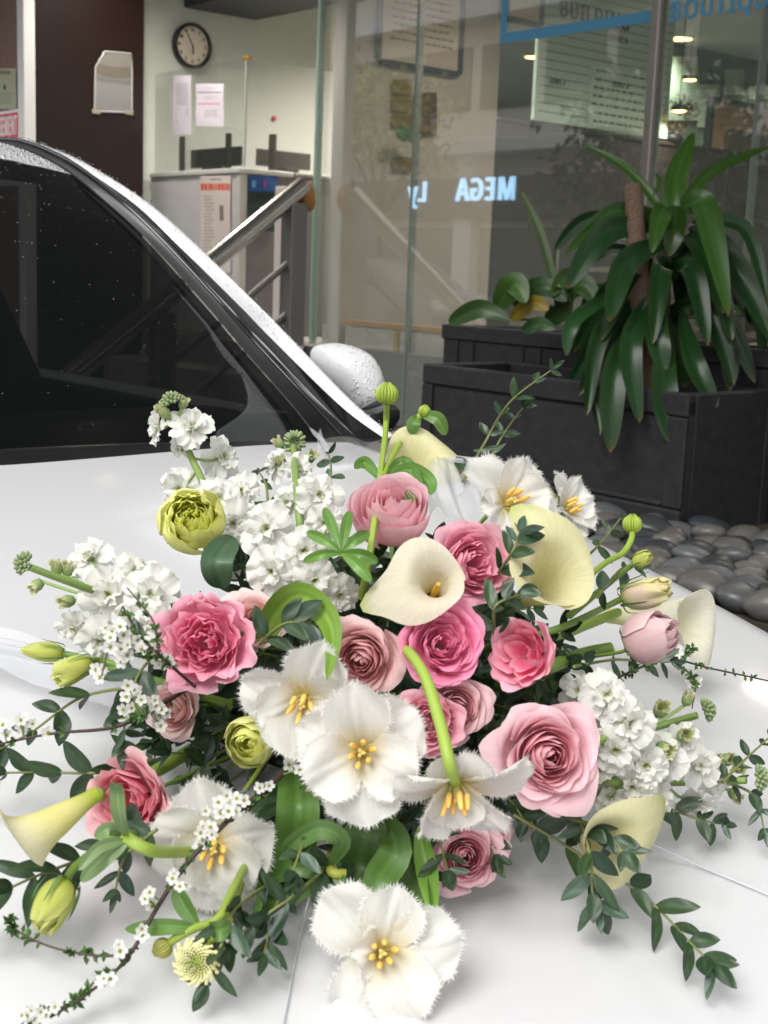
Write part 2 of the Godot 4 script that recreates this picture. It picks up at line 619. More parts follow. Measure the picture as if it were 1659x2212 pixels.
	paper_on(nt, "paper", [-14, 148, 36, 236], 2, PW - 0.006, print_paper(100, 180, Color(0.66, 0.67, 0.58), [[0.06, 0.16, Color(0.45, 0.42, 0.36), 0.09, 0.12, 0.1, 0.9], [0.4, 0.55, Color(0.1, 0.1, 0.1), 0.12, 0.2, 0.45, 0.6], [0.6, 0.9, Color(0.35, 0.36, 0.38), 0.02, 0.06, 0.25, 0.9]], 8)).transform = nt.transform.affine_inverse()

	# guard counter: corner towards the viewer
	var k0 := uyw(at(520, 362, 8.3))
	var g0 := thing("guard_counter", "grey corner counter of the guard post behind the stair rail", "counter", st(k0.x - 0.3, LOBBY, k0.z + 0.3))
	inv = g0.transform.affine_inverse()
	obj(g0, "street_panel", span(Vector3(k0.x - 1.1, LOBBY, k0.z), Vector3(k0.x - 0.04, k0.y - 0.035, k0.z + 0.05), 0.004), M.counter, inv)
	obj(g0, "corner_post", span(Vector3(k0.x - 0.038, LOBBY, k0.z - 0.004), Vector3(k0.x + 0.004, k0.y - 0.035, k0.z + 0.05), 0.004), mat(Color(0.5, 0.48, 0.45), 0.5), inv)
	obj(g0, "entrance_panel", span(Vector3(k0.x - 0.05, LOBBY, k0.z + 0.052), Vector3(k0.x - 0.002, k0.y - 0.035, k0.z + 1.2), 0.004), M.counter_dark, inv)
	obj(g0, "street_top", span(Vector3(k0.x - 1.1, k0.y - 0.034, k0.z - 0.012), Vector3(k0.x + 0.012, k0.y, k0.z + 0.4), 0.006), mat(Color(0.5, 0.5, 0.48), 0.4), inv)
	obj(g0, "entrance_top", span(Vector3(k0.x - 0.4, k0.y - 0.034, k0.z + 0.402), Vector3(k0.x + 0.012, k0.y, k0.z + 1.2), 0.006), M.counter_dark, inv)
	var sc := thing("counter_glass_screen", "clear glass screen standing on the guard counter, joined by a brass clip", "screen", st(k0.x, k0.y, k0.z))
	inv = sc.transform.affine_inverse()
	obj(sc, "street_pane", span(Vector3(k0.x - 1.1, k0.y + 0.001, k0.z + 0.03), Vector3(k0.x - 0.012, k0.y + 0.65, k0.z + 0.038)), M.screen, inv)
	obj(sc, "entrance_pane", span(Vector3(k0.x - 0.02, k0.y + 0.001, k0.z + 0.04), Vector3(k0.x - 0.012, k0.y + 0.65, k0.z + 1.15)), M.screen, inv)
	obj(sc, "joint", span(Vector3(k0.x - 0.012, k0.y + 0.001, k0.z + 0.028), Vector3(k0.x - 0.002, k0.y + 0.65, k0.z + 0.038)), mat(Color(0.42, 0.44, 0.40), 0.3), inv)
	obj(sc, "clip", box(st(k0.x - 0.004, k0.y + 0.655, k0.z + 0.034), Vector3(0.07, 0.022, 0.03), sb(), 0.005), mat(Color(0.5, 0.3, 0.05), 0.35, {"metallic": 0.6}), inv)
	var wz := k0.z + 0.027
	tag(paper_on(self, "screen_notice", [375, 163, 414, 291], 2, wz, print_paper(110, 260, Color(0.78, 0.76, 0.80), [[0.14, 0.5, Color(0.55, 0.53, 0.58), 0.016, 0.034, 0.14, 0.9], [0.55, 0.72, Color(0.1, 0.13, 0.14), 0.13, 0.2, 0.72, 0.86], [0.56, 0.8, Color(0.62, 0.6, 0.65), 0.02, 0.07, 0.12, 0.4]], 11)), "narrow white notice with rounded print, under the wall clock on the counter screen", "notice")
	tag(paper_on(self, "screen_notice", [424, 181, 484, 273], 2, wz, print_paper(160, 240, Color(0.80, 0.77, 0.82), [[0.1, 0.14, Color(0.5, 0.5, 0.52), 0.02, 0.1, 0.3, 0.8], [0.19, 0.22, Color(0.25, 0.28, 0.28), 0.03, 0.1, 0.06, 0.98], [0.3, 0.36, Color(0.6, 0.58, 0.62), 0.02, 0.05, 0.3, 0.8], [0.46, 0.48, Color(0.75, 0.25, 0.35), 0.03, 0.1, 0.08, 0.98], [0.62, 0.8, Color(0.5, 0.5, 0.54), 0.018, 0.045, 0.3, 0.85]], 12)), "white notice with one red line, right of the narrow notice on the counter screen", "notice")
	# screens and posts on the counter
	for q in [[393, 297, 3.6, "black slim post under the narrow notice on the guard counter"], [493, 290, 3.6, "black slim post in the middle of the guard counter"], [588, 292, 5.5, "wide black post on the right of the guard counter"]]:
		var ax := 2 if q[0] < 515 else 0
		var bp := on(q[0], 356, ax, k0.z + 0.12 if ax == 2 else k0.x - 0.12)
		var top := on(q[0], q[1], ax, k0.z + 0.12 if ax == 2 else k0.x - 0.12)
		var t := thing("barrier_post", q[3], "post", st(bp.x, k0.y, bp.z))
		obj(t, "stem", box(Vector3(0, (top.y - k0.y) * 0.5 + 0.006, 0), Vector3(q[2] * 0.01, top.y - k0.y, 0.03), sb(), 0.004), M.dark)
		obj(t, "foot", box(Vector3(0, 0.006, 0), Vector3(0.09, 0.01, 0.07), sb(), 0.003), M.dark)
	for q in [[411, 518, 324, 2, "wide black monitor back left of the screen corner on the counter"], [556, 672, 320, 0, "black monitor back right of the screen corner on the counter"]]:
		var val: float = k0.z + 0.2 if q[3] == 2 else k0.x - 0.2
		var a := on(q[0], 352, q[3], val)
		var b := on(q[1], 352, q[3], val)
		var tp := on(q[0], q[2], q[3], val)
		var t := thing("monitor", q[4], "monitor", st((a.x + b.x) * 0.5, k0.y, (a.z + b.z) * 0.5))
		inv = t.transform.affine_inverse()
		var hi := Vector3(b.x, tp.y, b.z)
		var lo2 := Vector3(a.x, k0.y + 0.04, a.z)
		if q[3] == 2:
			hi.z += 0.025
		else:
			hi.x -= 0.025
		obj(t, "shell", span(lo2, hi, 0.006), mat(Color(0.022, 0.02, 0.024), 0.5), inv)
		obj(t, "stand", span(Vector3((a.x + b.x) * 0.5 - 0.08, k0.y + 0.001, (a.z + b.z) * 0.5 - 0.05), Vector3((a.x + b.x) * 0.5 + 0.08, k0.y + 0.039, (a.z + b.z) * 0.5 + 0.06), 0.004), M.dark, inv)
	tag(paper_on(self, "counter_poster", [434, 380, 499, 590], 2, k0.z - 0.006, print_paper(150, 420, Color(0.80, 0.76, 0.74), [[0.03, 0.05, Color(0.4, 0.36, 0.34), 0.015, 0.1, 0.3, 0.8], [0.08, 0.145, Color(0.80, 0.30, 0.16), 0.07, 0.2, 0.0, 1.2], [0.2, 0.9, Color(0.62, 0.60, 0.60), 0.02, 0.035, 0.1, 0.5], [0.3, 0.5, Color(0.25, 0.25, 0.27), 0.16, 0.3, 0.62, 0.9]], 14)), "tall white poster with an orange header on the front of the guard counter", "poster")
	tag(paper_on(self, "counter_poster", [537, 380, 600, 500], 0, k0.x + 0.004, print_paper(150, 270, Color(0.10, 0.17, 0.17), [[0.0, 0.26, Color(0.14, 0.33, 0.62), 0.28, 0.4, 0.0, 1.4], [0.08, 0.1, Color(0.4, 0.65, 0.85), 0.13, 0.3, 0.06, 0.3], [0.08, 0.1, Color(0.75, 0.2, 0.3), 0.12, 0.3, 0.48, 0.66], [0.34, 0.4, Color(0.03, 0.06, 0.05), 0.06, 0.2, 0.2, 1.0], [0.5, 0.9, Color(0.13, 0.25, 0.18), 0.1, 0.12, 0.0, 1.1]], 15)), "dark poster with a blue header beside the stair rail", "poster")

	# back wall, bulkhead and clock
	tag(obj(self, "guard_post_wall", span(Vector3(-8.5, LOBBY - 0.3, 3.2), Vector3(-8.3, 4.28, 7.2)), M.plaster), "pale green plaster wall behind the guard counter", "wall")
	tag(obj(self, "guard_post_ceiling_beam", span(Vector3(-8.28, 2.95, 5.0), Vector3(-6.6, 3.14, 5.6), 0.01), mat(Color(0.03, 0.03, 0.035), 0.5)), "dark beam hanging above the right of the guard counter", "beam")
	struct("guard_post_ceiling", span(Vector3(-8.29, 3.35, 3.2), Vector3(-6.5, 3.5, 7.2)), M.ceiling)
	struct("lobby_floor", span(Vector3(-14, 0.4, 4.86), Vector3(2, LOBBY, 16)), M.paving)
	var kc := on(410, 100, 0, -8.3)
	var ck := thing("wall_clock", "round wall clock with black rim and numerals on the pale wall", "clock", st(-8.298, kc.y, kc.z), "", facing_nose() * Basis(Vector3.RIGHT, PI / 2))
	var r := 0.142
	var m := Mesher.new()
	m.lathe([Vector2(0.0, 0.0), Vector2(r, 0.0), Vector2(r + 0.008, 0.01), Vector2(r + 0.008, 0.045), Vector2(r, 0.052), Vector2(r - 0.014, 0.048), Vector2(r - 0.016, 0.03)], Vector3.ZERO, Basis(), 40)
	obj(ck, "rim", m.done(), M.trim)
	m = Mesher.new()
	m.lathe([Vector2(0.0001, 0.03), Vector2(r - 0.015, 0.03)], Vector3.ZERO, Basis(), 40)
	obj(ck, "dial", m.done(), mat(Color(0.62, 0.55, 0.46), 0.6))
	for k in 12:
		var an := TAU * (k + 1) / 12.0
		text(ck, "numeral", str(k + 1), 0.021, Transform3D(Basis(Vector3.RIGHT, -PI / 2), Vector3(sin(an) * 0.103, 0.033, -cos(an) * 0.103 + 0.010)), M.ink)
	for q in [[TAU * 5.92 / 12.0, 0.062, 0.009], [TAU * 55.0 / 60.0, 0.095, 0.006]]:
		var dir := Vector3(sin(q[0]), 0, -cos(q[0]))
		obj(ck, "hand", box(dir * q[1] * 0.4 + Vector3(0, 0.038, 0), Vector3(q[2], 0.002, q[1]), Basis(dir.cross(Vector3.UP), Vector3.UP, dir)), M.ink)
	tag(obj(self, "alarm_button", ball(pw(592, 256, 0, -8.29), Vector3(0.02, 0.02, 0.012), facing_nose()), mat(Color(0.45, 0.05, 0.05), 0.4)), "small red round button on the pale wall right of the notices", "button")

	# stair rail with tape at the glass edge
	var U := -6.42
	var rail := thing("stair_rail", "thick stainless steel handrail with dark posts beside the entrance steps", "handrail", st(U, LOBBY, 4.6))
	inv = rail.transform.affine_inverse()
	var a := pw(655, 402, 0, U)
	var b := pw(450, 570, 0, U)
	var low := a + (b - a) * 2.9
	obj(rail, "handrail_tube", tube([a, a.lerp(low, 0.5), low], 0.056, 20), M.steel, inv)
	for k in 2:
		var s := pw([621, 616][k], [570, 681][k], 0, U)
		obj(rail, "bar", tube([s, s + (b - a) * 1.2, s + (b - a) * 2.5], 0.02, 10), M.bar, inv)
	for k in 3:
		var tq := uyw(a.lerp(low, 0.03 + k * 0.47))
		obj(rail, "post", span(Vector3(U - 0.06, maxf(0.0, tq.y - 1.2), tq.z - 0.055), Vector3(U + 0.055, tq.y - 0.06, tq.z + 0.055), 0.006), M.bar, inv)
	var tp := thing("orange_tape", "crumpled orange brown tape wrapped round the rail end at the glass", "tape", pw(662, 425, 0, U))
	m = Mesher.new()
	m.ball(Vector3.ZERO, Vector3(0.045, 0.10, 0.045), Basis(), 18, 14, 0.16, 2.0)
	obj(tp, "wrap", m.done(), M.tape)
	obj(tp, "loose_end", box(Vector3(-0.035, -0.10, 0.02), Vector3(0.05, 0.10, 0.006), Basis.from_euler(Vector3(0.2, 0.4, 0.35)), 0.002), M.tape)
	var e1 := on(613, 600, 0, -6.75)
	tag(obj(self, "pale_pilaster", span(Vector3(-6.80, LOBBY - 0.1, e1.z - 0.045), Vector3(-6.7, 1.72, e1.z + 0.045), 0.006), mat(Color(0.55, 0.50, 0.48), 0.6)), "pale pilaster standing behind the stair rail post", "pilaster")


func lobby() -> void:
	# the shop front: panes from end to end, joints between them
	var g := thing("glass_shop_front", "tall glass shop front reflecting the street opposite", "shop front", st(-3, 0.95, GLASS_W))
	var inv := g.transform.affine_inverse()
	var cuts := []
	for q in [[672, 700], [893, 300], [1415, 200], [1644, 100]]:
		cuts.append(on(q[0], q[1], 2, GLASS_W).x)
	cuts.append_array([-1.9, -0.4, 1.1])
	for k in cuts.size() - 1:
		var lo := 0.40
		obj(g, "pane", span(Vector3(cuts[k] + 0.006, lo, GLASS_W), Vector3(cuts[k + 1] - 0.006, 4.28, GLASS_W + 0.004)), M.pane, inv)
		obj(g, "pane", span(Vector3(cuts[k] + 0.006, lo, GLASS_W + 0.005), Vector3(cuts[k + 1] - 0.006, 4.28, GLASS_W + 0.009)), M.pane, inv)
	obj(g, "end_edge", span(Vector3(cuts[0] - 0.016, 0.42, GLASS_W - 0.004), Vector3(cuts[0] + 0.004, 4.28, GLASS_W + 0.044), 0.004), M.edge, inv)
	for k in range(1, cuts.size() - 1):
		obj(g, "joint", span(Vector3(cuts[k] - 0.005, 0.42, GLASS_W - 0.003), Vector3(cuts[k] + 0.005, 4.28, GLASS_W + 0.043)), mat(Color(0.22, 0.25, 0.22), 0.4), inv)
	obj(g, "mullion", span(Vector3(cuts[2] - 0.028, 0.42, GLASS_W - 0.035), Vector3(cuts[2] + 0.02, 4.28, GLASS_W - 0.004), 0.006), mat(Color(0.30, 0.27, 0.24), 0.35, {"metallic": 0.5}), inv)
	# lettering and the blue frame stuck on the glass
	var w := GLASS_W - 0.003
	var fr := thing("blue_vinyl_frame", "light blue vinyl frame corner stuck on the shop glass", "decal", pw(1080, 60, 2, w))
	var c0 := on(1080, 85, 2, w)
	var c1 := on(1412, 40, 2, w)
	obj(fr, "bottom_bar", span(Vector3(c0.x, c0.y - 0.022, w - 0.001), Vector3(c1.x, c0.y + 0.026, w + 0.001)), M.vinyl, fr.transform.affine_inverse())
	obj(fr, "side_bar", span(Vector3(c0.x, c0.y + 0.027, w - 0.001), Vector3(c0.x + 0.042, c0.y + 1.0, w + 0.001)), M.vinyl, fr.transform.affine_inverse())
	var le := on(1443, 51, 2, w)
	var sign := thing("boutique_lettering", "light blue capital lettering BOUTIQUE on the shop glass, cut by the picture edge", "lettering", st(le.x, le.y, w))
	var tm := text(sign, "letters", "BOUTIQUE", 0.084, Transform3D(), M.vinyl, true, 0.002)
	(tm.mesh as TextMesh).horizontal_alignment = HORIZONTAL_ALIGNMENT_LEFT
	tm.transform = Transform3D(sb(), Vector3(0, 0.046, 0))
	# inside
	var U := -6.32
	var b0 := on(1072, 265, 0, U).z
	tag(obj(self, "lobby_beige_wall", span(Vector3(U - 0.12, LOBBY, 4.9), Vector3(U, 4.28, b0)), M.beige), "beige lobby wall with notice boards behind the left panes", "wall")
	var wood := thing("dark_wood_partition", "dark brown wood partition behind the dracaena and the glass", "partition", st(U, LOBBY, 7))
	for k in 6:
		obj(wood, "panel", span(Vector3(U - 0.12, LOBBY, b0 + 0.002 + k * 1.2), Vector3(U, 2.195, b0 + 1.2 + k * 1.2), 0.004), M.wood, wood.transform.affine_inverse())
	obj(wood, "top_rail", span(Vector3(U - 0.13, 2.197, b0 + 0.002), Vector3(U + 0.012, 2.225, b0 + 7.2), 0.004), M.wood, wood.transform.affine_inverse())
	struct("lobby_ceiling", span(Vector3(-14, 3.2, 4.92), Vector3(2, 3.4, 16)), M.ceiling)
	tag(obj(self, "lobby_back_wall", span(Vector3(-7.62, LOBBY, 8.5), Vector3(-7.5, 3.2, 16)), M.green_wall), "dark green wall at the back of the lobby on the right", "wall")
	tag(obj(self, "lobby_far_wall", span(Vector3(-14.1, LOBBY, 4.92), Vector3(-14, 3.2, 16)), M.green_wall), "far dark wall of the lobby behind the directory board", "wall")
	tag(obj(self, "lobby_side_wall", span(Vector3(-14, LOBBY, 15.9), Vector3(2, 3.2, 16)), M.green_wall), "dark wall closing the lobby on the far side", "wall")
	tag(obj(self, "lobby_end_wall", span(Vector3(1.9, LOBBY, 4.92), Vector3(2, 3.2, 15.8)), M.green_wall), "dark wall closing the lobby on the near end", "wall")
	# plinth of the lobby floor seen through the low glass
	var pl := thing("lobby_plinth", "cream coloured plinth with a yellow trim line behind the low glass", "plinth", st(-5, 0.4, 5.0))
	inv = pl.transform.affine_inverse()
	obj(pl, "face", span(Vector3(-6.3, 0.32, 4.93), Vector3(1.9, 0.92, 4.98), 0.004), rough(Color(0.42, 0.39, 0.34), Color(0.55, 0.52, 0.46), 0.02, 0.7, 0.6), inv)
	obj(pl, "trim_line", span(Vector3(-6.3, 0.922, 4.925), Vector3(1.9, 0.955, 5.0), 0.003), mat(Color(0.42, 0.26, 0.13), 0.5), inv)
	for x in [[855, 1], [700, 0]]:
		var q := on(x[0], 750, 2, 4.92)
		obj(pl, "strip", span(Vector3(q.x - 0.02, 0.5, 4.915), Vector3(q.x + 0.02, 0.918, 4.928), 0.002), mat(Color(0.42, 0.29, 0.10) if x[1] else Color(0.5, 0.5, 0.45), 0.5), inv)
	# notice boards on the beige wall
	var ux := U + 0.012
	for q in [[816, -60, 992, 0, "large cream notice board in a dark frame, cut by the picture top", 132, 155], [1082, -40, 1168, 1, "small framed peach board left of the blue frame corner", 38, 46]]:
		var a := on(q[0], q[5], 0, ux)
		var b := on(q[2], q[6], 0, ux)
		var t := thing("notice_board", q[4], "notice board", st(ux, a.y, (a.z + b.z) * 0.5))
		inv = t.transform.affine_inverse()
		obj(t, "board", span(Vector3(U + 0.002, a.y, a.z), Vector3(ux, 3.15, b.z)), mat(Color(0.50, 0.41, 0.32), 0.6), inv)
		for z in [a.z, b.z]:
			obj(t, "frame", span(Vector3(U + 0.001, a.y, z - 0.016), Vector3(U + 0.03, 3.15, z + 0.016), 0.003), M.navy, inv)
		obj(t, "frame", span(Vector3(U + 0.001, a.y - 0.018, a.z + 0.017), Vector3(U + 0.03, a.y + 0.016, b.z - 0.017), 0.003), M.navy, inv)
		if q[3] == 0:
			sheet(t, "printed_text", st(U + 0.012, a.y + 0.12, a.z + 0.07), st(U + 0.012, a.y + 0.12, b.z - 0.06), st(U + 0.012, 3.1, b.z - 0.06), st(U + 0.012, 3.1, a.z + 0.07), print_paper(256, 256, Color(0.74, 0.67, 0.59), [[0.05, 0.97, Color(0.25, 0.22, 0.19), 0.022, 0.075, 0.04, 1.06]], 30), 0.0).transform = inv
	var dk := tag(paper_on(self, "maroon_poster", [893, 200, 943, 292], 0, ux, print_paper(100, 180, Color(0.20, 0.025, 0.035), [[0.12, 0.5, Color(0.32, 0.12, 0.12), 0.03, 0.09, 0.15, 0.9], [0.78, 0.95, Color(0.42, 0.30, 0.24), 0.15, 0.3, 0.1, 1.2]], 31)), "dark maroon poster on the beige lobby wall", "poster")
	for k in 4:
		tag(paper_on(self, "framed_label", [847, 172 + k * 36 + (k / 3) * 60, 888, 203 + k * 36 + (k / 3) * 60], 0, ux, print_paper(90, 60, Color(0.42, 0.33, 0.18), [[0.02, 0.03, Color(0.16, 0.12, 0.06), 0.05, 0.5, 0.0, 1.3], [0.92, 0.93, Color(0.16, 0.12, 0.06), 0.05, 0.5, 0.0, 1.3], [0.3, 0.7, Color(0.2, 0.15, 0.09), 0.12, 0.25, 0.2, 0.95]], 33 + k)), "%s yellow framed label in the column of labels left of the maroon poster" % ["topmost", "second", "third", "lowest"][k], "label", "yellow labels on the lobby wall")
	var lf := Mesher.new()
	lf.col = Color(0.03, 0.11, 0.06)
	var fan := pw(880, 298, 0, U + 0.1)
	for k in 5:
		var d := facing_nose() * Vector3(cos(0.35 + k * 0.6), sin(0.35 + k * 0.6) * 0.8 - 0.1, 0.1)
		lf.ball(fan + d * 0.05, Vector3(0.06, 0.006, 0.035), Basis(d, facing_nose().z, d.cross(facing_nose().z)), 8, 4)
	tag(obj(self, "leaf_ornament", lf.done(), M.solid), "green leaf shaped ornament below the maroon poster", "ornament")
	# the directory board
	var da := on(1152, 280, 0, U)
	var db := on(1442, 290, 0, U)
	var dy := 2.24
	var dir := thing("directory_board", "pale green glass directory board with rows of small print", "directory board", st(U, dy, (da.z + db.z) * 0.5))
	inv = dir.transform.affine_inverse()
	obj(dir, "board", span(Vector3(U - 0.03, dy, da.z), Vector3(U, 3.15, db.z), 0.003), M.frosted, inv)
	for k in 16:
		obj(dir, "divider", span(Vector3(U + 0.001, dy + 0.06 + k * 0.054, da.z + 0.03), Vector3(U + 0.004, dy + 0.064 + k * 0.054, db.z - 0.03)), mat(Color(0.07, 0.10, 0.075), 0.5), inv)
	sheet(dir, "printed_rows", st(U + 0.003, dy + 0.02, da.z + 0.5), st(U + 0.003, dy + 0.02, db.z - 0.2), st(U + 0.003, dy + 0.42, db.z - 0.2), st(U + 0.003, dy + 0.42, da.z + 0.5), print_paper(256, 128, Color(0.68, 0.775, 0.70), [[0.1, 0.95, Color(0.30, 0.37, 0.31), 0.045, 0.135, 0.05, 1.0]], 41), 0.0).transform = inv
	var tf := inv * Transform3D(facing_nose(), st(U + 0.006, 2.90, da.z + 0.52))
	text(dir, "heading", "BUILDING", 0.105, tf, mat(Color(0.03, 0.04, 0.03), 0.5), true)
	for q in [["LEVEL 8", 1340, 190, 0.035], ["LEVEL 6", 1335, 92, 0.04], ["LEVEL 7", 1205, 182, 0.03]]:
		var o := on(q[1], q[2], 0, U + 0.008)
		text(dir, "heading", q[0], q[3], inv * Transform3D(facing_nose(), st(o.x, o.y, o.z)), M.ink)
	# cork board, papers on the green wall, dried topiary
	var ca := on(1553, 330, 0, U + 0.1)
	var cb := on(1553, 203, 0, U + 0.1)
	var cork := thing("cork_board", "brown cork board in a dark frame standing on the wood partition at the right", "notice board", st(U + 0.1, 2.226, ca.z + 0.5))
	inv = cork.transform.affine_inverse()
	obj(cork, "board", span(Vector3(U - 0.05, 2.227, ca.z + 0.04), Vector3(U - 0.01, cb.y - 0.03, ca.z + 1.2)), rough(Color(0.26, 0.16, 0.085), Color(0.34, 0.22, 0.12), 0.1, 2.0, 0.8), inv)
	obj(cork, "frame", span(Vector3(U - 0.05, 2.227, ca.z), Vector3(U + 0.005, cb.y, ca.z + 0.038), 0.003), M.navy, inv)
	obj(cork, "frame", span(Vector3(U - 0.05, cb.y - 0.028, ca.z + 0.04), Vector3(U + 0.005, cb.y, ca.z + 1.2), 0.003), M.navy, inv)
	obj(cork, "paper", span(Vector3(U - 0.009, 2.23, ca.z + 0.2), Vector3(U - 0.004, 2.38, ca.z + 1.0)), mat(Color(0.09, 0.07, 0.05), 0.6), inv)
	var pn := 0
	for q in [[1443, 122, 1508, 260, "tall pale sheet left on the dark green lobby wall"], [1565, 150, 1607, 205, "small pale sheet upper right on the dark green lobby wall"], [1505, 182, 1553, 275, "pale sheet in the middle of the dark green lobby wall"], [1617, 185, 1662, 215, "short pale sheet right above the cork board"]]:
		tag(paper_on(self, "wall_sheet", [q[0], q[1], q[2], q[3]], 0, -7.49, lines(Color(0.56, 0.66, 0.58), Color(0.40, 0.47, 0.42), 50 + pn)), q[4], "notice", "sheets on the green lobby wall")
		pn += 1
	var tq := on(1452, 262, 0, U - 0.04)
	var bush := thing("dried_topiary", "dark brown round dried bush on the wood partition behind the mullion", "dried plant", st(U - 0.04, 2.226, tq.z))
	obj(bush, "pot", ball(Vector3(0, 0.03, 0), Vector3(0.09, 0.05, 0.09)), M.dark)
	var tw := Mesher.new()
	for k in 900:
		var d := Vector3(rng.randfn(), rng.randfn() * 0.8, rng.randfn()).normalized()
		var a := Vector3(0, 0.19, 0) + d * Vector3(0.18, 0.15, 0.18) * rng.randf_range(0.5, 1.0)
		tw.col = Color(0.11, 0.07, 0.035) * rng.randf_range(0.5, 2.0)
		var e := d.cross(Vector3(rng.randf(), rng.randf(), rng.randf())).normalized() * 0.006
		tw.tri(a - e, a + e, a + d * 0.03)
	stuff(obj(bush, "twigs", tw.done(), M.solid))
	# lamps in the ceiling and hanging lamps
	var ln := 0
	for q in [[1157, 122, "ceiling downlight seen left of the directory board's rows"], [1195, 190, "farther ceiling downlight right below the blue frame"], [1470, 82, "warm ceiling downlight nearest the right edge, under the lettering"]]:
		downlight(st(on(q[0], q[1], 1, 3.2).x, 3.2, on(q[0], q[1], 1, 3.2).z), q[2], 0.1)
	for q in [[1490, 173, "hanging downlight left of the small pale sheet"], [1467, 240, "hanging downlight in front of the dried bush"], [1440, 181, "small hanging lamp beside the mullion"]]:
		var o := on(q[0], q[1], 0, -6.9 if q[0] != 1467 else -6.2)
		var pos := st(o.x, o.y, o.z)
		var t := thing("hanging_lamp", q[2], "lamp", pos, "hanging lamps in the lobby")
		var s := 0.06 if q[0] != 1440 else 0.028
		var mm := Mesher.new()
		mm.lathe([Vector2(0.002, 0.05), Vector2(s, 0.03), Vector2(s, 0.0), Vector2(s - 0.006, 0.0)], Vector3.ZERO, Basis(), 16)
		obj(t, "shade", mm.done(), M.dark)
		mm = Mesher.new()
		mm.ball(Vector3(0, 0.004, 0), Vector3(s - 0.007, 0.012, s - 0.007), Basis(), 12, 6)
		obj(t, "bulb", mm.done(), M.lamp)
		obj(t, "cord", tube([Vector3(0, 0.05, 0), Vector3(0, 3.198 - o.y, 0)], 0.003, 5), M.dark)
		lamp_light(t, Vector3(0, -0.02, 0), s, 0.12)
	for q in [[-9.5, 6.6, 0.5], [-3.5, 6.8, 0.6], [-1.5, 6.8, 0.5], [-4.5, 9.0, 0.8], [-5.3, 5.7, 0.40], [-4.9, 7.4, 0.9], [-6.9, 10.5, 0.8]]:
		downlight(st(q[0], 3.2, q[1]), "lobby ceiling downlight out of the picture", 0.1, q[2])
	# guard post lamp
	downlight(st(-7.0, 3.2, 6.3), "downlight of the guard post ceiling, right of the dark beam", 0.08, 2.2)
	downlight(st(-7.4, 3.35, 4.2), "downlight of the guard post ceiling, above the street panel", 0.08, 0.7)

func downlight(p: Vector3, label: String, r: float, e := 0.5) -> void:
	var t := thing("ceiling_downlight", label, "ceiling light", p, "warm ceiling downlights")
	var m := Mesher.new()
	m.lathe([Vector2(r + 0.02, -0.001), Vector2(r + 0.018, -0.012), Vector2(r, -0.012), Vector2(r - 0.004, -0.004)], Vector3.ZERO, Basis(), 24)
	obj(t, "ring", m.done(), M.white_metal)
	m = Mesher.new()
	m.ball(Vector3(0, -0.008, 0), Vector3(r - 0.005, 0.006, r - 0.005), Basis(), 20, 4)
	obj(t, "lens", m.done(), M.lamp)
	lamp_light(t, Vector3(0, -0.04, 0), r, e)

func lamp_light(t: Node3D, p: Vector3, r: float, e: float) -> void:
	var l := SpotLight3D.new()
	l.name = "lamp_light"
	l.light_color = Color(1.0, 0.97, 0.92)
	l.light_energy = e * LAMPS
	l.light_size = r
	l.spot_range = 12.0
	l.spot_angle = 75.0
	l.spot_attenuation = 2.0
	l.shadow_enabled = true
	l.position = p
	l.basis = Basis.looking_at(Vector3.DOWN, Vector3.FORWARD)
	t.add_child(l)


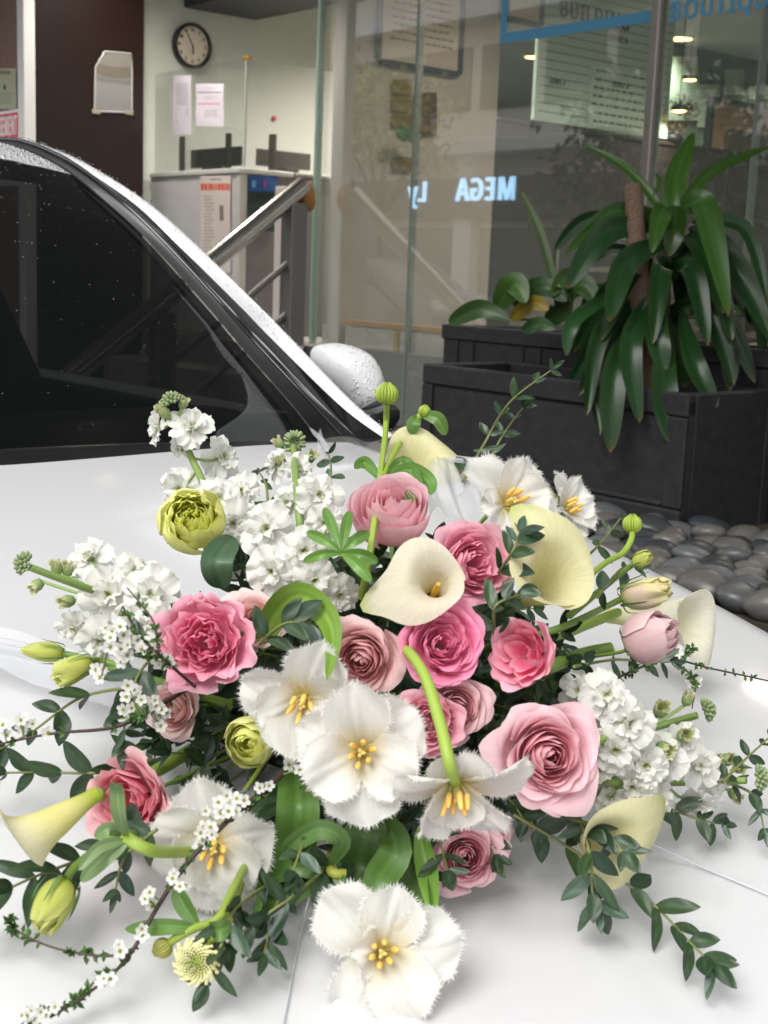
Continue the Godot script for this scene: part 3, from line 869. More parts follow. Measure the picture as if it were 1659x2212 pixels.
# ---------------------------------------------------------------- what the glass reflects
func across_the_street() -> void:
	var W := -12.0
	var fb := Basis(st(-1, 0, 0), Vector3.UP, st(0, 0, 1))
	var b := thing("office_block", "pale office block with banded storeys across the street, seen in the glass", "building", st(-22, 0, W))
	var inv := b.transform.affine_inverse()
	var wall := rough(Color(0.70, 0.66, 0.61), Color(0.80, 0.76, 0.71), 0.02, 0.4, 0.8, {}, 61)
	var band := mat(Color(0.90, 0.90, 0.90), 0.7)
	var win := mat(Color(0.06, 0.075, 0.075), 0.12)
	obj(b, "wall", span(Vector3(-44, 0, W - 8), Vector3(-2, 8.4, W)), wall, inv)
	for k in 2:
		obj(b, "ledge", span(Vector3(-44, 3.9 + k * 2.9, W + 0.002), Vector3(-2, 4.2 + k * 2.9, W + 0.55), 0.02), band, inv)
		for i in 20:
			obj(b, "window", span(Vector3(-43 + i * 2.0, 4.9 + k * 2.9, W + 0.002), Vector3(-41.35 + i * 2.0, 6.3 + k * 2.9, W + 0.05)), win, inv)
	for i in 9:
		obj(b, "pier", span(Vector3(-43.5 + i * 5, 0, W + 0.002), Vector3(-42.9 + i * 5, 3.88, W + 0.25), 0.02), band, inv)
		obj(b, "shop_window", span(Vector3(-42.8 + i * 5, 0.3, W + 0.002), Vector3(-38.6 + i * 5, 2.3, W + 0.06)), win, inv)
	obj(b, "fascia", span(Vector3(-44, 2.5, W + 0.26), Vector3(-2, 3.4, W + 0.34), 0.01), mat(Color(0.10, 0.09, 0.085), 0.5), inv)
	var s := thing("lit_shop_sign", "lit white capital sign across the street, mirrored in the glass", "sign", st(-22.35, 2.86, W + 0.36))
	var ws := glow(Color(0.62, 0.84, 1.0), 2.4)
	var mega := text(s, "letters", "MEGA", 0.50, Transform3D(fb, Vector3.ZERO), ws, true, 0.06)
	var q1 := text(s, "letters", "Ly", 0.46, Transform3D(fb, st(-2.3, 0, 0)), ws, true, 0.06)
	var al := OmniLight3D.new()
	al.name = "sign_light"
	al.light_color = Color(0.72, 0.88, 1.0)
	al.light_energy = 0.0004
	al.light_size = 0.03
	al.omni_range = 12.0
	al.omni_attenuation = 2.0
	al.shadow_enabled = true
	al.position = Vector3(0, -0.12, 0) + st(0, 0, 0.15)
	s.add_child(al)
	for q in [[-22.2, -8.5, 4.3, 1.6, Color(0.38, 0.38, 0.10), "yellow green street tree, the left one in the glass", 2600], [-11.4, -4.4, 2.9, 1.5, Color(0.03, 0.05, 0.02), "dark street tree reflected behind the dracaena", 2600], [-25.6, -9.0, 4.8, 1.9, Color(0.36, 0.37, 0.11), "tall yellow green tree close to the office block", 2600]]:
		tree(st(q[0], 0, q[1]), q[2], q[3], q[4], q[5], q[6])
	for q in [[-12.2, -5.6, Color(0.55, 0.43, 0.30), "beige saloon parked across the street"], [-18.6, -5.8, Color(0.05, 0.05, 0.055), "dark saloon parked across the street"]]:
		parked_car(q[0], q[1], q[2], q[3])

func tree(p: Vector3, h: float, r: float, c: Color, label: String, n: int) -> void:
	var t := thing("street_tree", label, "tree", p, "street trees across the road")
	var m := Mesher.new()
	m.tube([Vector3(0, 0, 0), Vector3(0.05, h * 0.4, 0), Vector3(0, h * 0.8, 0.05)], [0.13, 0.09, 0.05], 10)
	for k in 7:
		var d := Vector3(cos(k * 2.4), 0.6 + 0.1 * k, sin(k * 2.4)).normalized()
		m.tube([Vector3(0, h * 0.55, 0), Vector3(0, h * 0.6, 0) + d * r * 0.5, Vector3(0, h * 0.62, 0) + d * r * 0.95], [0.05, 0.015], 6)
	obj(t, "trunk", m.done(), rough(Color(0.04, 0.03, 0.022), Color(0.09, 0.07, 0.05), 0.1, 2.0, 0.9))
	m = Mesher.new()
	for k in n:
		var clump := Vector3(cos(floorf(k / 60.0) * 2.4), sin(floorf(k / 60.0) * 1.7) * 0.7, sin(floorf(k / 60.0) * 2.4)) * r * (0.35 + 0.45 * fmod(k / 60.0 * 0.37, 1.0))
		var a := Vector3(0, h, 0) + clump + Vector3(rng.randfn(), rng.randfn() * 0.6, rng.randfn()) * r * 0.2
		var d := Vector3(rng.randfn(), rng.randfn(), rng.randfn()).normalized() * 0.09
		var e := d.cross(Vector3(rng.randfn(), rng.randfn(), 0.5)).normalized() * 0.04
		m.col = c * rng.randf_range(0.6, 1.4)
		m.poly([a - d, a + e, a + d, a - e])
	stuff(obj(t, "crown", m.done(), M.leaf))

func parked_car(u: float, w: float, c: Color, label: String) -> void:
	var t := thing("parked_car", label, "car", st(u, 0, w), "cars parked across the street", sb())
	var body := Mesher.new()
	var prof := [[-2.2, 0.45, 0.8], [-2.15, 0.95, 0.86], [-1.5, 1.02, 0.88], [-0.95, 1.42, 0.66], [0.35, 1.46, 0.66], [1.1, 0.98, 0.86], [2.0, 0.85, 0.85], [2.2, 0.6, 0.8], [2.2, 0.35, 0.8]]
	var fn := func(a: float, e: float) -> Vector3:
		var k := a * (prof.size() - 1)
		var i := mini(int(k), prof.size() - 2)
		var x: float = lerpf(prof[i][0], prof[i + 1][0], k - i)
		var y: float = lerpf(prof[i][1], prof[i + 1][1], k - i)
		var z: float = lerpf(prof[i][2], prof[i + 1][2], k - i)
		var s := e * 2.0 - 1.0
		if absf(s) > 0.6:
			return Vector3(x, lerpf(y - 0.03, 0.3, (absf(s) - 0.6) / 0.4), signf(s) * lerpf(z, 0.9, minf(1.0, (absf(s) - 0.6) * 6.0)))
		return Vector3(x, y - 0.05 * s * s, s / 0.6 * z)
	body.grid(fn, 32, 20)
	obj(t, "body", body.done(), mat(c, 0.3, {"clearcoat_enabled": true, "clearcoat": 1.0}))
	for s in [-1.0, 1.0]:
		var g := Mesher.new()
		g.poly([Vector3(-1.3, 1.0, s * 0.885), Vector3(0.85, 1.0, s * 0.885), Vector3(0.3, 1.36, s * 0.74), Vector3(-0.85, 1.34, s * 0.74)])
		obj(t, "side_window", g.done(), M.trim_gloss)
		for x in [-1.35, 1.35]:
			var wh := Mesher.new()
			wh.lathe([Vector2(0.001, 0.11), Vector2(0.2, 0.11), Vector2(0.31, 0.1), Vector2(0.33, 0.0), Vector2(0.3, -0.1)], Vector3(x, 0.33, s * 0.82), Basis(Vector3.RIGHT, s * PI / 2), 20)
			obj(t, "wheel", wh.done(), M.rubber)


# ---------------------------------------------------------------- planters
# a strap leaf through points [x, y, depth] of the sight lines, widest at `fat` of its length
func strap(pts: Array, width: float, c: Color, fat := 0.45, fold := 0.25, tip := Color(0.12, 0.07, 0.03), side := Vector3.ZERO) -> ArrayMesh:
	var p := []
	for q in pts:
		p.append(q if q is Vector3 else at(q[0], q[1], q[2]))
	var n := 18
	var line := curve(p, n)
	var wave := rng.randf() * TAU
	var shade := rng.randf_range(0.85, 1.15)
	var m := Mesher.new()
	var fn := func(a: float, e: float) -> Vector3:
		var k := e * n
		var i := mini(int(k), n - 1)
		var pos: Vector3 = line[i].lerp(line[i + 1], k - i)
		var d: Vector3 = (line[mini(i + 1, n)] - line[maxi(i - 1, 0)]).normalized()
		var s := side if side != Vector3.ZERO else eye.basis.z
		var x := d.cross(s).normalized()
		var up := x.cross(d).normalized()
		if up.dot(s) < 0:
			up = -up
		var w := width * pow(maxf(0.0, sin(PI * pow(clampf(e * 0.98 + 0.02, 0, 1), log(0.5) / log(fat)))), 0.7) + 0.0004
		var t := a * 2.0 - 1.0
		return pos + x * t * w * 0.5 + up * (absf(t) * w * fold * 0.5 + sin(e * 9.0 + wave + t * 1.3) * w * 0.05 * absf(t))
	var tint := func(a: float, e: float) -> Color:
		var t := absf(a * 2.0 - 1.0)
		var k := c * shade * (1.0 + 0.25 * sin(a * 30.0) * 0.3 + (0.25 if t < 0.12 else 0.0))
		return k.lerp(tip, smoothstep(0.93, 0.99, e) + smoothstep(0.9, 1.0, t) * 0.12)
	m.grid(fn, 8, n, tint)
	return m.done()


func planters() -> void:
	var a := on(914, 788, 2, 3.86)
	var u0 := -4.38
	var u1 := -2.955
	var w0 := 3.86
	var w1 := 4.40
	var top := 0.86
	var p := thing("front_planter", "dark charcoal rectangular planter with a recessed front panel, holding the dracaena", "planter", st(-3.67, TERRACE - 0.04, 4.1))
	var inv := p.transform.affine_inverse()
	var lo := TERRACE - 0.04
	obj(p, "front_board", span(Vector3(u0, lo, w0 + 0.016), Vector3(u1, top - 0.03, w0 + 0.05)), M.planter, inv)
	obj(p, "top_rail", span(Vector3(u0, top - 0.085, w0), Vector3(u1, top, w0 + 0.052), 0.007), M.planter, inv)
	obj(p, "bottom_rail", span(Vector3(u0, lo, w0 - 0.004), Vector3(u1, lo + 0.10, w0 + 0.015), 0.008), M.planter, inv)
	obj(p, "bead", span(Vector3(u0 + 0.07, lo + 0.103, w0 + 0.002), Vector3(u1 - 0.09, lo + 0.12, w0 + 0.015), 0.005), M.planter, inv)
	obj(p, "stile", span(Vector3(u0, lo + 0.102, w0), Vector3(u0 + 0.065, top - 0.087, w0 + 0.015), 0.006), M.planter, inv)
	obj(p, "stile", span(Vector3(u1 - 0.085, lo + 0.102, w0), Vector3(u1, top - 0.087, w0 + 0.015), 0.006), M.planter, inv)
	obj(p, "end_board", span(Vector3(u1 - 0.05, lo, w0 + 0.054), Vector3(u1, top, w1 - 0.052), 0.006), M.planter, inv)
	obj(p, "end_board", span(Vector3(u0, lo, w0 + 0.054), Vector3(u0 + 0.05, top, w1 - 0.052), 0.006), M.planter, inv)
	obj(p, "back_board", span(Vector3(u0, lo, w1 - 0.05), Vector3(u1, top, w1), 0.006), M.planter, inv)
	obj(p, "soil", span(Vector3(u0 + 0.052, lo + 0.1, w0 + 0.053), Vector3(u1 - 0.052, top - 0.10, w1 - 0.053)), M.soil, inv)
	var q := thing("back_planter", "taller charcoal planter with panelled front, behind the dracaena planter against the glass", "planter", st(-4.0, lo, 4.6))
	inv = q.transform.affine_inverse()
	obj(q, "front_board", span(Vector3(-4.87, lo, 4.425), Vector3(-2.2, 0.985, 4.46)), M.planter, inv)
	obj(q, "top_rail", span(Vector3(-4.88, 0.935, 4.412), Vector3(-2.2, 1.005, 4.48), 0.006), M.planter, inv)
	obj(q, "mid_rail", span(Vector3(-4.875, 0.78, 4.414), Vector3(-2.2, 0.80, 4.424), 0.003), M.planter, inv)
	for k in 6:
		for d in [0.0, 0.11]:
			obj(q, "stile", span(Vector3(-4.77 + k * 0.44 + d * 0.99, 0.802, 4.416), Vector3(-4.762 + k * 0.44 + d * 0.99, 0.933, 4.424), 0.002), M.planter, inv)
	obj(q, "end_board", span(Vector3(-4.87, lo, 4.482), Vector3(-4.83, 1.0, 4.80), 0.005), M.planter, inv)
	obj(q, "back_board", span(Vector3(-4.87, lo, 4.80), Vector3(-2.2, 1.0, 4.83), 0.005), M.planter, inv)
	obj(q, "soil", span(Vector3(-4.828, lo + 0.2, 4.482), Vector3(-2.2, 0.93, 4.798)), M.soil, inv)

	# dracaena
	M.gloss_leaf = mat(Color.WHITE, 0.3, {"metallic_specular": 0.36, "vertex_color_use_as_albedo": true, "backlight_enabled": true, "backlight": Color(0.12, 0.12, 0.12)})
	var d := thing("dracaena", "dracaena with glossy dark strap leaves drooping over the front planter", "plant", at(1385, 830, 5.2))
	inv = d.transform.affine_inverse()
	var bark := rough(Color(0.07, 0.045, 0.032), Color(0.26, 0.165, 0.115), 0.05, 3.0, 0.85)
	obj(d, "cut_cane", tube([at(1390, 840, 5.10), at(1379, 600, 5.06), at(1368, 398, 5.04)], [0.05, 0.042, 0.033], 14), bark, inv)
	obj(d, "cane", tube([at(1420, 840, 5.15), at(1432, 650, 5.14), at(1440, 450, 5.12)], [0.032, 0.03, 0.024], 12), mat(Color(0.05, 0.07, 0.03), 0.7), inv)
	var z8 := func(x: float, y: float, dd: float) -> Array: return [1170.4 + x * 0.2946, 256 + y * 0.2946, dd]
	var z7 := func(x: float, y: float, dd: float) -> Array: return [914.4 + x * 0.4488, 658.4 + y * 0.4488, dd]
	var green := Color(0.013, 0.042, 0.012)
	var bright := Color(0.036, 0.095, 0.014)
	var list := [
		[[z8.call(950, 660, 5.12), z8.call(1000, 380, 5.14), z8.call(1115, 100, 5.2)], 0.085, bright, 0.3],
		[[z8.call(880, 680, 5.12), z8.call(640, 380, 5.2), z8.call(290, 178, 5.3)], 0.035, bright, 0.35],
		[[z8.call(1010, 680, 5.12), z8.call(1240, 390, 5.2), z8.call(1680, 200, 5.35)], 0.042, bright, 0.45],
		[[z8.call(820, 560, 5.14), z8.call(860, 460, 5.2), z8.call(830, 400, 5.25)], 0.02, bright, 0.4],
		[[z8.call(900, 740, 5.1), z8.call(520, 690, 5.05), z8.call(165, 1000, 5.0)], 0.06, Color(0.03, 0.08, 0.015), 0.4],
		[[z8.call(800, 720, 5.15), z8.call(330, 740, 5.25), z8.call(90, 970, 5.3)], 0.048, green, 0.55],
		[[z8.call(850, 800, 5.1), z8.call(470, 840, 5.0), z8.call(180, 1250, 4.95)], 0.085, green, 0.55],
		[[z8.call(930, 900, 5.08), z8.call(620, 1060, 4.95), z8.call(490, 1490, 4.85)], 0.085, green, 0.55],
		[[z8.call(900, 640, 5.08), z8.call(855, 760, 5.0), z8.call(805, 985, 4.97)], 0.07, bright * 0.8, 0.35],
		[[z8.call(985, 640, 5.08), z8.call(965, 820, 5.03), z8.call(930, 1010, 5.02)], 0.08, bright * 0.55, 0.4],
		[[z8.call(1030, 660, 5.1), z8.call(1170, 620, 5.04), z8.call(1270, 960, 4.95), z8.call(1370, 1460, 4.85)], 0.095, Color(0.04, 0.10, 0.02), 0.4],
		[[z8.call(1060, 850, 5.1), z8.call(1180, 990, 5.0), z8.call(1330, 1430, 4.9)], 0.075, green, 0.5],
		[[z8.call(1080, 800, 5.14), z8.call(1350, 960, 5.1), z8.call(1640, 1400, 5.05)], 0.075, green, 0.5],
		[[z8.call(1100, 760, 5.2), z8.call(1480, 800, 5.25), z8.call(1650, 1320, 5.2)], 0.055, green * 1.3, 0.5],
		[[z8.call(1080, 950, 5.14), z8.call(1420, 1120, 5.08), z8.call(1690, 1640, 5.0)], 0.085, green, 0.5],
		[[z8.call(1050, 1000, 5.1), z8.call(1240, 1120, 5.0), z8.call(1400, 1630, 4.92)], 0.085, green, 0.5],
		[[z8.call(930, 1000, 5.12), z8.call(500, 960, 5.2), z8.call(380, 1050, 5.25)], 0.04, green * 0.8, 0.5],
		[[z7.call(1160, -180, 5.08), z7.call(1120, 100, 4.92), z7.call(1162, 322, 4.88)], 0.08, green, 0.6],
		[[z7.call(1140, -80, 5.1), z7.call(1000, 170, 4.9), z7.call(1042, 570, 4.85)], 0.075, green, 0.55],
		[[z7.call(1120, -60, 5.1), z7.call(860, 130, 5.0), z7.call(788, 532, 4.92)], 0.065, green, 0.5],
		[[z7.call(1100, 40, 5.1), z7.call(930, 280, 4.9), z7.call(900, 712, 4.84)], 0.085, green, 0.62],
		[[z7.call(1180, 40, 5.1), z7.call(1155, 350, 4.86), z7.call(1190, 665, 4.82)], 0.09, green, 0.62],
		[[z7.call(1240, 20, 5.1), z7.call(1300, 270, 4.9), z7.call(1416, 494, 4.85)], 0.07, green, 0.55],
		[[z7.call(1060, -120, 5.14), z7.call(740, 60, 5.0), z7.call(688, 245, 4.98)], 0.05, green * 1.5, 0.55],
		[[z7.call(1260, -60, 5.16), z7.call(1450, 150, 5.1), z7.call(1475, 415, 5.05)], 0.075, green * 0.8, 0.55],
		[[z7.call(1290, -120, 5.2), z7.call(1590, 20, 5.2), z7.call(1632, 300, 5.15)], 0.055, green, 0.5],
		[[z7.call(1080, -20, 5.16), z7.call(820, 200, 5.05), z7.call(852, 630, 4.95)], 0.045, green, 0.5],
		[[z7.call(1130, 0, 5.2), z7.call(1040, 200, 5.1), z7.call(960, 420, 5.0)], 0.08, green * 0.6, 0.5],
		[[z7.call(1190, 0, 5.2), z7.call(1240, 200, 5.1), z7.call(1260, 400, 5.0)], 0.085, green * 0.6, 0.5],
	]
	for k in 14:
		var an := k * 2.4
		var c0 := at(1435, 560 + (k % 5) * 40, 5.17)
		var dirv := Vector3(cos(an), 0.0, sin(an))
		list.append([[c0, c0 + dirv * 0.2 + Vector3(0, 0.03, 0), c0 + dirv * 0.36 + Vector3(0, -0.24, 0)], 0.075, green * 0.8, 0.5])
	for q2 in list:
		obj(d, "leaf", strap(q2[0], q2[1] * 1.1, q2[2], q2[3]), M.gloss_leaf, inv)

	# the other plants of the back planter
	var s := thing("snake_plant", "tall thin snake plant leaves with pale edges, left of the dracaena", "plant", at(1200, 680, 5.65))
	inv = s.transform.affine_inverse()
	for q3 in [[[1215, 690], [1172, 520], [1128, 415], 0.04], [[1208, 690], [1198, 600], [1205, 520], 0.03], [[1225, 690], [1240, 600], [1236, 560], 0.035]]:
		obj(s, "leaf", strap([[q3[0][0], q3[0][1], 5.65], [q3[1][0], q3[1][1], 5.66], [q3[2][0], q3[2][1], 5.68]], q3[3], Color(0.07, 0.11, 0.04), 0.5, 0.3, Color(0.3, 0.3, 0.1)), M.leaf, inv)
	var po := thing("broad_leaf_vine", "green vine with broad leaves, one of them yellow, on the back planter rim", "plant", at(1110, 700, 5.75))
	inv = po.transform.affine_inverse()
	for q4 in [[970, 697, 1035, 668, 1100, 690, 0.08, Color(0.03, 0.07, 0.015)], [1075, 665, 1110, 615, 1135, 655, 0.11, Color(0.05, 0.11, 0.02)], [1105, 690, 1150, 655, 1185, 670, 0.07, Color(0.26, 0.19, 0.02)], [1110, 660, 1170, 620, 1225, 650, 0.09, Color(0.03, 0.075, 0.02)], [1200, 650, 1255, 615, 1290, 660, 0.1, Color(0.04, 0.09, 0.02)], [1180, 700, 1215, 660, 1200, 620, 0.09, Color(0.035, 0.08, 0.02)], [1260, 700, 1300, 640, 1340, 680, 0.11, Color(0.03, 0.07, 0.02)], [1130, 715, 1165, 700, 1200, 712, 0.06, Color(0.03, 0.08, 0.02)], [1540, 660, 1580, 640, 1630, 690, 0.1, Color(0.035, 0.09, 0.02)], [1500, 690, 1560, 700, 1600, 760, 0.1, Color(0.03, 0.08, 0.02)], [1600, 640, 1640, 660, 1670, 720, 0.1, Color(0.04, 0.1, 0.02)], [1250, 640, 1225, 600, 1190, 640, 0.08, Color(0.05, 0.1, 0.02)]]:
		obj(po, "leaf", strap([[q4[0], q4[1], 5.7], [q4[2], q4[3], 5.6], [q4[4], q4[5], 5.55]], q4[6], q4[7], 0.45, 0.2, q4[7]), M.leaf, inv)
	obj(po, "vine_stem", tube([at(1105, 690, 5.72), at(1200, 690, 5.7), at(1400, 690, 5.6), at(1620, 680, 5.5)], 0.006, 6), mat(Color(0.08, 0.1, 0.03), 0.6), inv)


# ---------------------------------------------------------------- the car
func pillow(outline: Array, mid: Vector3, front: float, back: float, fwd: Vector3) -> ArrayMesh:   # a rounded body with the given outline
	var ring := []
	var n := 48
	var o := outline.duplicate()
	o.append(outline[0])
	var cl := [outline[-1]] + o + [outline[1]]
	for k in n + 1:
		var s := k / float(n) * outline.size()
		var i := mini(int(s), outline.size() - 1)
		ring.append(cl[i + 1].cubic_interpolate(cl[i + 2], cl[i], cl[mini(i + 3, cl.size() - 1)], s - i))
	var m := Mesher.new()
	for side in [front, -back]:
		var fn := func(a: float, e: float) -> Vector3:
			var k := minf(a * n, n)
			var p: Vector3 = ring[int(round(k))]
			return mid + (p - mid) * sin(e * PI / 2) + fwd * side * cos(e * PI / 2)
		m.grid(fn, n, 12)
	return m.done()


func car() -> void:
	var c := thing("white_car", "wet white saloon car with black trim, its bonnet under the bouquet", "car", st(-2.4, 0, 0.88))
	var inv := c.transform.affine_inverse()
	var half := func(u: float) -> float: return 0.87 - 0.17 * maxf(0.0, u + 1.6)
	var m := Mesher.new()
	var hf := func(a: float, e: float) -> Vector3:
		var k := a * 2.0 - 1.0
		var u := lerpf(-1.935 - 0.18 * pow(absf(k), 1.7), -0.36 - 0.16 * k * k, e)
		var w: float = 0.88 + half.call(u) * k
		return st(u, hood(u, w) - 5.0 * pow(maxf(0.0, absf(k) - 0.89), 2.0), w)
	m.grid(hf, 60, 50)
	obj(c, "hood", m.done(), M.paint, inv)
	for s in [-1.0, 1.0]:
		m = Mesher.new()
		var ff := func(a: float, e: float) -> Vector3:
			var u := lerpf(-2.4, -0.52, a)
			var w: float = 0.88 + half.call(u) * s
			var y := hood(maxf(u, -2.13), w) - 0.0605 - 0.002
			return st(u, lerpf(y, 0.35, e), w + s * 0.07 * sin(minf(1.0, e * 1.6) * PI / 2) )
		m.grid(ff, 30, 12)
		obj(c, "fender", m.done(), M.paint, inv)
		for u in [-1.15, -4.05]:
			m = Mesher.new()
			m.lathe([Vector2(0.001, 0.11), Vector2(0.2, 0.11), Vector2(0.30, 0.11), Vector2(0.335, 0.06), Vector2(0.335, -0.1), Vector2(0.2, -0.11)], st(u, 0.335, 0.88 + s * 0.72), sb() * Basis(Vector3.RIGHT, -s * PI / 2), 28)
			obj(c, "wheel", m.done(), M.rubber, inv)
		obj(c, "door", span(Vector3(-4.6, 0.32, 0.88 + s * 0.90), Vector3(-2.402, 0.93, 0.88 + s * 0.84), 0.02), M.paint, inv)
	m = Mesher.new()
	var nf := func(a: float, e: float) -> Vector3:
		var k := a * 2.0 - 1.0
		var u := -0.36 - 0.16 * k * k + 0.10 * sin(e * PI * 0.5)
		var w: float = 0.88 + half.call(-0.36 - 0.16 * k * k) * k
		return st(u, lerpf(hood(-0.36 - 0.16 * k * k, w) - 5.0 * pow(maxf(0.0, absf(k) - 0.89), 2.0) - 0.003, 0.25, e), w)
	m.grid(nf, 40, 12)
	obj(c, "front_bumper", m.done(), M.paint, inv)
	obj(c, "rear_body", span(Vector3(-5.3, 0.35, 0.06), Vector3(-4.602, 0.98, 1.70), 0.05), M.paint, inv)
	obj(c, "floor_pan", span(Vector3(-4.9, 0.22, 0.12), Vector3(-0.5, 0.30, 1.64)), M.dark, inv)

	# roof pillar: four lines from the roof edge down to the bonnet corner
	var A := [[0, 312], [50, 320], [100, 340], [155, 373], [235, 440], [320, 520], [450, 665], [520, 748], [635, 878], [690, 950]]
	var C := [[0, 304], [55, 311], [110, 331], [175, 362], [290, 440], [385, 530], [515, 658], [590, 735], [735, 876], [832, 948]]
	var D := [[0, 299], [57, 305], [115, 324], [185, 354], [305, 427], [405, 511], [553, 655], [620, 722], [760, 866], [853, 943]]
	var la := []
	var lb := []
	var lc := []
	var ld := []
	var le := []
	for k in 10:
		var w: float = 1.36 + maxf(0.0, (A[k][1] - 375) / 575.0) * 0.26
		la.append(on(A[k][0], A[k][1], 2, w))
		lb.append(on(lerpf(A[k][0], C[k][0], 0.6), lerpf(A[k][1], C[k][1], 0.6), 2, w + 0.028))
		lc.append(on(C[k][0], C[k][1], 2, w + 0.048))
		ld.append(on(D[k][0], D[k][1], 2, w + 0.070))
		le.append(ld[k] + Vector3(-0.08, -0.03, -0.012))
	for L in [la, lb, lc, ld, le]:      # towards the back of the roof
		L.push_front(L[0] + Vector3(-0.55, 0.03, 0))
		L.push_front(L[0] + Vector3(-0.55, -0.05, 0))
	var flip := func(q: Vector3) -> Vector3: return Vector3(q.x, q.y, 1.76 - q.z)
	var strip := func(l0: Array, l1: Array, bow: float, mirror: bool) -> ArrayMesh:
		var a0 := curve(l0, 60)
		var a1 := curve(l1, 60)
		var g := Mesher.new()
		var fn := func(a: float, e: float) -> Vector3:
			var p: Vector3 = a0[int(round(e * 60))].lerp(a1[int(round(e * 60))], a) + Vector3(0.6, 0.6, 0.2) * bow * sin(a * PI)
			p = flip.call(p) if mirror else p
			return st(p.x, p.y, p.z)
		g.grid(fn, 6, 60)
		return g.done()
	for mir in [false, true]:
		obj(c, "pillar_trim", strip.call(la, lb, 0.012, mir), M.trim, inv)
		obj(c, "trim_gap", strip.call(lb, lc, -0.012, mir), M.trim_gloss, inv)
		obj(c, "pillar", strip.call(lc, ld, 0.008, mir), M.paint, inv)
		obj(c, "pillar", strip.call(ld, le, 0.004, mir), M.paint, inv)
		var hl := []
		for k in la.size():
			hl.append(la[k].lerp(lb[k], 0.45) + Vector3(0.009, 0.010, 0.004))
		var pts := []
		for p in curve(hl, 60):
			var p2: Vector3 = flip.call(p) if mir else p
			pts.append(st(p2.x, p2.y, p2.z))
		obj(c, "trim_bead", tube(pts, 0.0045, 6), M.trim_gloss, inv)
	# roof and windscreen hang between the two pillars
	var across := func(L: Array, from: int, to: int, bow_u: float, bow_y: float, nk: int, nn: int) -> ArrayMesh:
		var a0 := curve(L.slice(from, to + 1), nn)
		var g := Mesher.new()
		var fn := func(a: float, e: float) -> Vector3:
			var k := a * 2.0 - 1.0
			var p: Vector3 = a0[int(round(e * nn))]
			var b := 1.0 - k * k
			return st(p.x + bow_u * b, p.y + bow_y * b - 0.004, 0.88 + (p.z - 0.88) * k)
		g.grid(fn, nk, nn)
		return g.done()
	obj(c, "roof", across.call(la, 0, 5, 0.03, 0.035, 40, 24), M.paint, inv)
	var shield := mat(Color(0.004, 0.005, 0.005, 0.955), 0.02, {"transparency": BaseMaterial3D.TRANSPARENCY_ALPHA})
	obj(c, "windscreen", across.call(la, 5, 11, 0.05, 0.03, 40, 30), shield, inv)
	# dark band along the foot of the screen, and the cowl
	m = Mesher.new()
	var cf := func(a: float, e: float) -> Vector3:
		var k := a * 2.0 - 1.0
		return st(lerpf(-1.92 - 0.18 * pow(absf(k), 1.7), -2.30 + 0.05 * (1 - k * k), e), lerpf(hood(-1.95, 0.88 + 0.84 * k) - 0.025, 0.945 + 0.012 * (1 - k * k), e), 0.88 + 0.84 * k)
	m.grid(cf, 40, 8)
	obj(c, "cowl", m.done(), M.trim, inv)
	# cabin
	m = Mesher.new()
	var df := func(a: float, e: float) -> Vector3:
		var k := a * 2.0 - 1.0
		return st(lerpf(-2.28, -2.9, e), 0.93 + 0.03 * sin(e * PI) - e * 0.05, 0.88 + 0.74 * k)
	m.grid(df, 20, 8)
	obj(c, "dashboard", m.done(), M.dark, inv)
	for s in [-1.0, 1.0]:
		obj(c, "door_card", span(Vector3(-4.6, 0.4, 0.88 + s * 0.72), Vector3(-2.32, 0.93, 0.88 + s * 0.76), 0.01), M.dark, inv)
		obj(c, "centre_pillar", tube([st(-3.5, 0.9, 0.88 + s * 0.74), st(-3.62, 1.5, 0.88 + s * 0.5)], 0.05, 8), M.dark, inv)
		obj(c, "rear_pillar", tube([st(-4.65, 0.9, 0.88 + s * 0.72), st(-4.2, 1.5, 0.88 + s * 0.5)], 0.12, 8), M.paint, inv)
		thing_seat(c, inv, st(-3.3, 0.45, 0.88 + s * 0.38))
	obj(c, "rear_seat", span(Vector3(-4.5, 0.5, 0.25), Vector3(-4.3, 1.25, 1.51), 0.06), M.dark, inv)
	obj(c, "roof_lining", across.call(la, 0, 5, 0.02, 0.015, 16, 12), M.dark, inv * Transform3D(Basis(), Vector3(0, -0.03, 0)))
	m = Mesher.new()
	var rw := func(a: float, e: float) -> Vector3: return st(lerpf(-5.0, -4.05, e), lerpf(0.95, 1.49, e), 0.88 + (a * 2 - 1) * lerpf(0.62, 0.5, e))
	m.grid(rw, 4, 4)
	obj(c, "rear_window", m.done(), mat(Color(0.01, 0.01, 0.01, 0.6), 0.02, {"transparency": BaseMaterial3D.TRANSPARENCY_ALPHA}), inv)
	# door mirror
	var out := []
	for q in [[677, 750], [705, 742], [740, 743], [785, 758], [812, 782], [828, 820], [830, 860], [826, 888], [800, 897], [772, 888], [750, 866], [720, 838], [690, 808], [671, 776]]:
		out.append(at(q[0], q[1], 3.12))
	var mid := at(752, 815, 3.12)
	var mr := Node3D.new()
	mr.name = "door_mirror"
	mr.transform = inv * Transform3D(Basis(), mid)
	c.add_child(mr, true)
	var inv2 := Transform3D(Basis(), -mid)
	var shell := pillow(out, mid, 0.055, 0.03, st(0.9, 0.15, -0.3))
	obj(mr, "housing", shell, M.paint, inv2)
	var dk := []
	for q in [[776, 884], [796, 868], [826, 856], [828, 872], [800, 884]]:
		dk.append(at(q[0], q[1], 3.062))
	obj(mr, "scoop", pillow(dk, at(806, 873, 3.062), 0.004, 0.01, st(1, 0, 0)), M.trim, inv2)
	obj(mr, "foot", tube([at(790, 893, 3.13), at(835, 900, 3.16), at(815, 935, 3.2)], [0.03, 0.035, 0.03], 10), M.trim, inv2)
